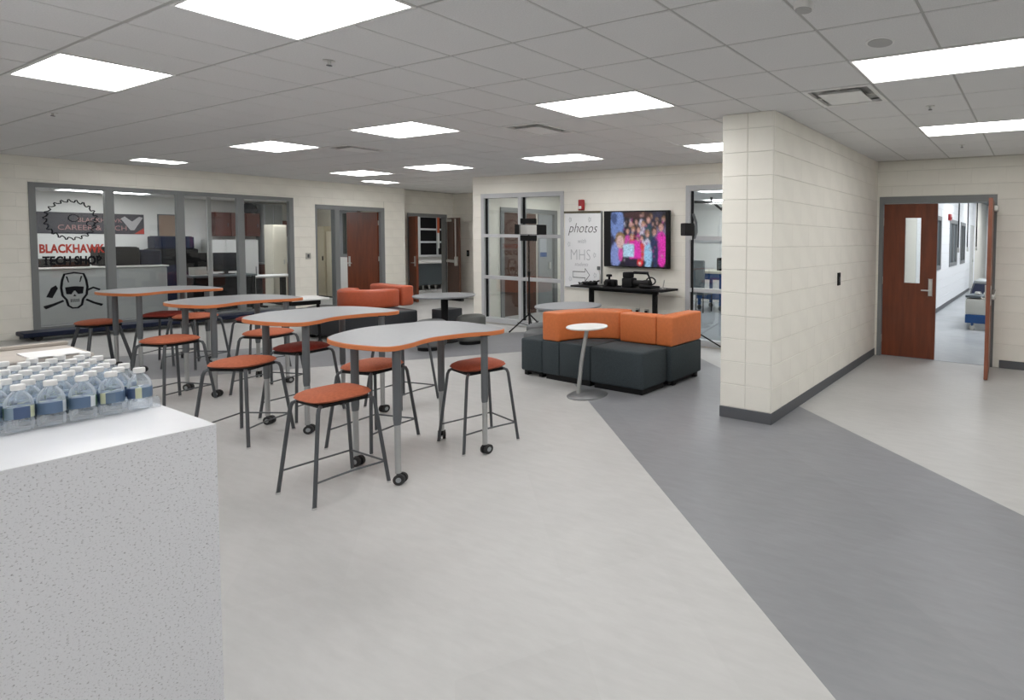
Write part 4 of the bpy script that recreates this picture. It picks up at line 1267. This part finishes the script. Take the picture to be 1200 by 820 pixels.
for k, (cx_, tp, s, sh) in enumerate(((.38, .14, .8, NAVYC), (.48, .12, .8, (.05, .02, .05)), (.60, .17, .8, WHT), (.70, .06, 1.1, (.02, .06, .08)), (.32, .28, .9, PINK), (.42, .27, .8, (.45, .05, .06)),
                                      (.52, .26, .9, PINK), (.92, .18, 1.25, HOT), (.68, .34, .9, WHT), (.80, .28, 1.1, NAVYC), (.58, .42, .8, (.6, .04, .05)), (.40, .40, .8, HOT), (.50, .46, .8, HOT))):
    person(cx_, tp, s, sh, ((.05, .025, .015), (.02, .014, .012), (.28, .16, .06))[k % 3])
blob(.93, .72, .09, .28, HOT, .1)
blob(.82, .75, .06, .3, NAVYC, .1)
blob(.69, .80, .075, .26, (.28, .50, .72), .12)
blob(.47, .70, .10, .20, HOT, .2)
blob(.45, .93, .22, .08, (.015, .01, .03), .1)
blob(.55, .92, .055, .07, (.7, .02, .03), .1)
blob(.545, .94, .022, .03, (.75, .7, .65), .1)
blob(.10, .80, .11, .26, (.20, .26, .55), .2)
blob(.19, .78, .05, .15, PINK, .2)
blob(.18, .50, .095, .14, (.24, .15, .07), .08)
blob(.18, .56, .075, .12, (.62, .42, .40), .05)
blob(.035, .52, .03, .08, (.02, .02, .06), .1)
blob(.34, .71, .10, .115, (.42, .62, .78), 0, True)
# soften the blobs and add shadows and sensor grain so that they read as a photograph
for k in range(60):
    blob(random.uniform(.25, 1), random.uniform(.15, .95), random.uniform(.006, .02), random.uniform(.02, .06), random.choice(((.01, .01, .02), (.02, .012, .02), (.35, .22, .22), (.45, .42, .5), (.4, .05, .25))), .5)
blob(.34, .71, .10, .115, (.42, .62, .78), 0, True)
for q in range(2):
    src = [r[:] for r in img]
    for j in range(NY):
        for i in range(NX):
            nb = [src[min(NY - 1, max(0, j + b))][min(NX - 1, max(0, i + a))] for a in (-1, 0, 1) for b in (-1, 0, 1)] + [src[j][i]] * 3
            img[j][i] = tuple(sum(c[z] for c in nb) / len(nb) for z in range(3))
for j in range(NY):
    for i in range(NX):
        k = random.uniform(.62, 1.3)
        img[j][i] = tuple(c * k for c in img[j][i])
vs, fs, cols = [], [], []
SW, SH = 1.10, .87
for j in range(NY + 1):
    for i in range(NX + 1):
        vs.append((-SW / 2 + SW * i / NX, 0, SH / 2 - SH * j / NY))
for j in range(NY):
    for i in range(NX):
        a = j * (NX + 1) + i
        fs.append((a, a + NX + 1, a + NX + 2, a + 1))
        cols.append(img[j][i])
me = bpy.data.meshes.new('screen')
me.from_pydata(vs, [], fs)
ca_ = me.color_attributes.new('picture', 'FLOAT_COLOR', 'CORNER')
for k, p_ in enumerate(me.polygons):
    for li in p_.loop_indices:
        ca_.data[li].color = (*cols[k], 1)
SM = bpy.data.materials.new('lit_screen')
SM.use_nodes = True
nt = SM.node_tree
b = nt.nodes['Principled BSDF']
b.inputs['Base Color'].default_value = (.01, .01, .01, 1)
b.inputs['Roughness'].default_value = .25
at_ = nt.nodes.new('ShaderNodeAttribute')
at_.attribute_name = 'picture'
nt.links.new(at_.outputs['Color'], b.inputs['Emission Color'])
b.inputs['Emission Strength'].default_value = 0.62
me.materials.append(SM)
obj('screen', me, t, (.045, -.0862, 0))
RB(.42, .50, -.07, -.04, -.475, -.455, .004, 1).build('sensor_bar', WHITE, t)

# ---- whiteboard
t = thing('whiteboard', 'tall white board reading photos with a drawn arrow', 'whiteboard', (-6.95, YT - .006, 1.44))
B(-.405, .405, -.03, 0, -.63, .63).build('board', BOARD, t, smooth=False)
RB(-.42, .40, -.045, -.0, .63, .665, .004, 1).build('top_rail', mat('bronze_rail', (.10, .085, .05), .5), t)
RB(.405, .425, -.035, 0, -.63, .66, .003, 1).build('side_rail', FRAME, t)
RB(-.405, .405, -.035, 0, -.65, -.63, .003, 1).build('bottom_rail', FRAME_L, t)
yb = -.032
text('photos', .24, INK, t, (-.005, yb, .30), ROT_TV, shear=.35, sx=.95, off=-.003)
text('with', .11, INKPALE, t, (-.02, yb, .12), ROT_TV, shear=.3)
text('MHS', .27, INKPALE, t, (-.05, yb, -.17), ROT_TV, sx=.9, off=-.004)
text('students', .09, INKPALE, t, (-.03, yb, -.27), ROT_TV, shear=.3)
ar = [(-.22, -.37), (.06, -.37), (.06, -.31), (.16, -.42), (.06, -.53), (.06, -.47), (-.22, -.47)]
MB().tube([(x, yb, z) for x, z in ar], .006, 5, True).build('drawn_arrow', INK, t)
for k, (x, z) in enumerate(((-.28, .52), (.16, .52), (-.31, .10), (.27, -.08), (.28, -.42), (-.28, -.50))):
    MB().tube([(x + .035 * (1 if q % 2 else .5) * math.cos(q * PI / 5), yb, z + .045 * (1 if q % 2 else .5) * math.sin(q * PI / 5)) for q in range(10)], .004, 5, True).build('drawn_star', INKPALE, t)

# ---- equipment table under the television
t = thing('equipment_table', 'narrow black table with camera gear under the television', 'table', (-5.85, 6.93, 0))
DZ = .885
RB(-.92, .90, -.21, .22, DZ - .03, DZ, .006, 1).build('table_top', BLACK, t)
RB(-.68, .68, -.02, .02, DZ - .09, DZ - .03, .004, 1).build('apron', BLACK, t)
for a in (-.66, .62):
    l = B(a - .03, a + .03, -.03, .03, .04, DZ - .03).build('leg', BLACK, t, smooth=False)
    RB(a - .03, a + .03, -.2, .2, 0, .04, .006, 1).build('foot', BLACK, l)
t = thing('cable_tangle', 'flat tangle of black cables on the left of the equipment table', 'cables', (-6.5, 6.9, DZ))
for k in range(5):
    MB().tube([(-.22 + .1 * k * .8 + .05 * math.cos(a * 1.3), .08 * math.sin(a), .026 + .018 * k * .5 + .012 * math.sin(a * 2)) for a in [q * .6 for q in range(11)]], .011, 6).build('cable', BLACK, t)
RB(-.12, .1, -.06, .06, .002, .05, .01, 1).build('adapter', BLACK, t)
t = thing('tablet_stand', 'slim grey stand behind the cables on the equipment table', 'stand', (-6.42, 7.03, DZ))
RB(-.06, .06, -.05, .05, 0, .012, .004, 1).build('foot', STEEL, t)
MB().tube([(0, 0, .01), (.0, 0, .16), (-.03, 0, .26)], .009, 8).build('stem', STEEL, t)
RB(-.06, .0, -.01, .01, .24, .30, .004, 1).build('clip', SLEEVE, t)
t = thing('stills_camera', 'small black stills camera with raised knob on the table', 'camera', (-6.07, 6.9, DZ))
RB(-.10, .10, -.05, .05, 0, .11, .02, 2).build('body', BLACK, t)
MB().tube([(0, -.05, .06), (0, -.13, .06)], .042, 16).build('lens', BLACK, t)
MB().cyl((-.04, 0), .018, .11, .15, 12).build('stem', BLACK, t)
RB(-.085, .0, -.03, .03, .15, .19, .012, 2).build('hot_shoe_flash', BLACK, t)
MB().tube([(.10, 0, .08), (.15, -.03, .04), (.17, -.05, .012), (.24, -.05, .012)], .010, 6).build('strap', BLACK, t)
t = thing('video_camera', 'large black video camera with carrying handle on the table', 'camera', (-5.52, 6.92, DZ))
RB(-.30, -.10, -.07, .07, 0, .15, .02, 2).build('body', BLACK, t)
RB(-.29, -.15, -.06, .06, .15, .24, .015, 2).build('battery_block', BLACK, t)
MB().tube([(-.1, 0, .07), (.06, 0, .07), (.12, 0, .07), (.2, 0, .07)], [.05, .05, .06, .06], 16).build('lens_barrel', BLACK, t)
MB().tube([(-.11, 0, .235), (.16, 0, .235)], .022, 10).build('handle', BLACK, t)
MB().tube([(.15, 0, .235), (.19, 0, .17), (.22, 0, .10)], .014, 8).build('handle_arm', BLACK, t)
MB().tube([(.22 + .085 * math.cos(a * PI / 8), 0.0, .115 + .055 * math.sin(a * PI / 8)) for a in range(16)], .011, 8, True).build('grip_ring', BLACK, t)
MB().tube([(.05, -.05, .034), (.25, -.06, .03), (.42, -.05, .04)], [.03, .025, .012], 8).build('cable', BLACK, t)
t = thing('pen_cup_stand', 'thin grey stylus stand at the right end of the equipment table', 'stand', (-5.10, 6.95, DZ))
RB(-.04, .04, -.03, .03, 0, .01, .003, 1).build('foot', STEEL, t)
MB().tube([(0, 0, .01), (.03, 0, .14)], .008, 8).build('stylus', STEEL, t)
for k, x in enumerate((-5.78, -5.60)):
    t = plate('wall_outlet', x - .04, x + .04, YT - .02, YT - .007, .40, .52, STEEL, ['left', 'right'][k] + ' outlet plate low on the wall under the equipment table', 'outlet', (x - .02, x + .02, YT - .05, YT - .02, .43, .49, BLACK, 'plug'))

# ---- photo lamps on tripods
def lamp_stand(label, loc, rz, zh, head_rot):
    t = thing('lamp_stand', label, 'lamp', (*loc, 0), math.radians(rz))
    MB().tube([(0, 0, .12), (0, 0, 1.05)], .014, 10).build('pole', BLACK, t)
    MB().tube([(0, 0, 1.0), (0, 0, zh)], .010, 10).build('upper_pole', BLACK, t)
    MB().cyl((0, 0), .022, 1.0, 1.06, 12).build('clamp', BLACK, t)
    MB().cyl((0, 0), .024, .30, .35, 12).build('hub', BLACK, t)
    for k in range(3):
        a = 2 * PI * k / 3
        l = MB().tube([(0, 0, .33), (.34 * math.cos(a), .34 * math.sin(a), .012)], .012, 8).build('leg', BLACK, t)
        MB().tube([(0, 0, .13), (.20 * math.cos(a), .20 * math.sin(a), .18)], .006, 6).build('brace', BLACK, l)
    h = obj('lamp_head', RB(-.155, .155, -.03, .05, -.09, .09, .008, 1).mesh('lamp_head', BLACK), t, (0, -.02, zh + .09), math.radians(head_rot))
    B(-.14, .14, -.032, -.03, -.08, .08).build('led_panel', mat('led_panel', (.62, .62, .60), .5), h, smooth=False)
    for s in (-1, 1):
        RB(-.14, .14, -.036, -.028, s * .10 - .0, s * .19, .003, 1).build('barn_door', BLACK, h)
    RB(.16, .31, -.036, -.028, -.085, .085, .003, 1).build('barn_door', BLACK, h)
    RB(-.163, -.155, -.20, -.03, -.085, .085, .003, 1).build('barn_door', BLACK, h)
    return t
lamp_stand('black tripod lamp with open barn doors in front of the glass front', (-7.80, 6.80), 210, 1.69, -210 + 26)
t = thing('lamp_stand', 'black tripod lamp seen from the side at the right glass front', 'lamp', (-4.50, 6.86, 0), 20)
MB().tube([(0, 0, .12), (0, 0, 1.75)], .013, 10).build('pole', BLACK, t)
MB().cyl((0, 0), .024, .30, .35, 12).build('hub', BLACK, t)
for k in range(3):
    a = 2 * PI * k / 3 - 1.4 - 20
    MB().tube([(0, 0, .33), (.50 * math.cos(a), .50 * math.sin(a), .012)], .010, 8).build('leg', BLACK, t)
h = RB(-.10, .10, -.12, .02, 1.70, 1.88, .008, 1).build('lamp_head', BLACK, t, (-.07, -.05, 0), -20 + math.radians(-35))
RB(-.09, .09, .02, .05, 1.73, 1.85, .01, 1).build('heat_sink', SLEEVE, h)
MB().tube([(.02, 0, 1.66), (.06, 0, 1.75), (.05, 0, 1.9), (.0, 0, 2.02)], .02, 8).build('yoke', SLEEVE, t)

# ================================================================== WATER COUNTER (foreground)
CZ = 1.08
t = thing('service_counter', 'speckled white counter block in the left foreground', 'counter', (-2.2, .755, 0))
B(-2.6, 0, -2.4, 0, 0, CZ - .004).build('front_panel', COUNTER, t, smooth=False)
RB(-2.6, 0, -2.4, 0, CZ - .004, CZ, .001, 1).build('worktop', mat('white_worktop', (.74, .75, .78), .3, var=.03, scale=6), t)
PLASTIC = bpy.data.materials.new('clear_plastic')
PLASTIC.use_nodes = True
nt = PLASTIC.node_tree
b = nt.nodes['Principled BSDF']
b.inputs['Base Color'].default_value = (.80, .85, .90, 1)
b.inputs['Roughness'].default_value = .12
tr_ = nt.nodes.new('ShaderNodeBsdfTransparent')
tr_.inputs[0].default_value = (.90, .93, .96, 1)
mx_ = nt.nodes.new('ShaderNodeMixShader')
lw = nt.nodes.new('ShaderNodeLayerWeight')
lw.inputs['Blend'].default_value = .35
rm = nt.nodes.new('ShaderNodeMapRange')
rm.inputs['To Min'].default_value = .12
rm.inputs['To Max'].default_value = .75
nt.links.new(lw.outputs['Facing'], rm.inputs['Value'])
nt.links.new(rm.outputs['Result'], mx_.inputs[0])
nt.links.new(tr_.outputs[0], mx_.inputs[1])
nt.links.new(b.outputs[0], mx_.inputs[2])
nt.links.new(mx_.outputs[0], nt.nodes['Material Output'].inputs[0])
LBL = bpy.data.materials.new('bottle_label')
LBL.use_nodes = True
nt = LBL.node_tree
b = nt.nodes['Principled BSDF']
tc = nt.nodes.new('ShaderNodeTexCoord')
gr = nt.nodes.new('ShaderNodeTexGradient'); gr.gradient_type = 'RADIAL'
nt.links.new(tc.outputs['Object'], gr.inputs['Vector'])
r_ = nt.nodes.new('ShaderNodeValToRGB')
r_.color_ramp.interpolation = 'CONSTANT'
els = r_.color_ramp.elements
els[0].position = 0; els[0].color = (.10, .16, .26, 1)
els[1].position = .30; els[1].color = (.62, .66, .70, 1)
for pos, c_ in ((.38, (.03, .10, .04)), (.50, (.25, .33, .40)), (.62, (.06, .10, .20)), (.80, (.55, .58, .40)), (.88, (.12, .18, .26))):
    e = els.new(pos); e.color = (*c_, 1)
nt.links.new(gr.outputs['Fac'], r_.inputs['Fac'])
nt.links.new(r_.outputs['Color'], b.inputs['Base Color'])
b.inputs['Roughness'].default_value = .35
bt = thing('water_bottle', 'small clear water bottle with a white cap standing in the case on the counter', 'bottle', (-2.6, .706, CZ), 0, 'water bottles on the counter')
MB().lathe([(.022, .001), (.0275, .004), (.028, .03), (.0265, .034), (.028, .038), (.028, .075), (.0275, .083), (.0245, .095), (.0175, .107), (.0115, .114), (.0115, .120)], 18).build('bottle_body', PLASTIC, bt)
MB().lathe([(.0284, .039), (.0287, .040), (.0287, .071), (.0284, .072)], 18).build('paper_label', LBL, bt)
MB().lathe([(.0132, .1185), (.0138, .120), (.0138, .131), (.0128, .134)], 18).build('cap', WHITE, bt)
note_tree(bt)
first = True
for r in range(9):
    for c in range(11):
        x = -2.60 - r * .0615 + random.uniform(-.001, .001)
        y = .706 - c * .0605 - (.030 if r % 2 else 0) + random.uniform(-.001, .001)
        pr = proj((x, y, CZ + .1))
        if pr is None or pr[0] < -30: continue
        rz = random.uniform(0, 6.28)
        if first:
            bt.location = (x, y, CZ); bt.rotation_euler = (0, 0, rz); first = False
            bt['label'] = 'rightmost small clear water bottle of the front row on the counter'
        else:
            NTH = ['', 'second', 'third', 'fourth', 'fifth', 'sixth', 'seventh', 'eighth', 'ninth', 'tenth', 'eleventh']
            copy_tree(bt, (x, y, CZ), rz, NTH[c] + ' water bottle from the right in the front row' if r == 0 else
                      ('water bottle in the second row at the counter end' if (r, c) == (1, 0) else 'small clear water bottle with white cap packed behind the front row'))
t = thing('bottle_carton', 'beige open carton with white printed film behind the water bottles', 'carton', (-3.30, .46, CZ))
RB(-.15, .16, -.4, .28, 0, .125, .006, 1).build('carton_body', CARD, t)
B(.0, .158, .13, .26, .1255, .129).build('white_film', WHITE, t, smooth=False)
B(-.10, -.02, -.08, .04, .1255, .1275).build('film_flap', WHITE, t, smooth=False)
RB(-.15, -.13, -.4, .28, .125, .14, .003, 1).build('back_rim', CARD, t)

FILM = glass_mat('shrink_film', (.92, .94, .96), .10, .22, (.75, .78, .80))
t = thing('shrink_film', 'clear crinkled shrink film wrapped around the lower half of the water bottles', 'film', (-2.6, .706, CZ))
def film(points, name):
    vs, fs = [], []
    for k, (x, y) in enumerate(points):
        for z in (0.0015, .018, .034 + .006 * math.sin(k * 1.7)):
            vs.append((x + .0015 * math.sin(k * 2.3 + z * 90), y + .0015 * math.cos(k * 1.9 + z * 70), z))
    for k in range(len(points) - 1):
        for j in range(2):
            a = k * 3 + j
            fs.append((a, a + 3, a + 4, a + 1))
    MB().add(vs, fs).build(name, FILM, t)
film([(.0345 - .004 * abs(math.sin(k * .25 * PI)), .036 - k * .0151) for k in range(37)], 'front_sheet')
film([(.0345 - k * .0154, .037 - .004 * abs(math.sin(k * .25 * PI))) for k in range(34)], 'side_sheet')
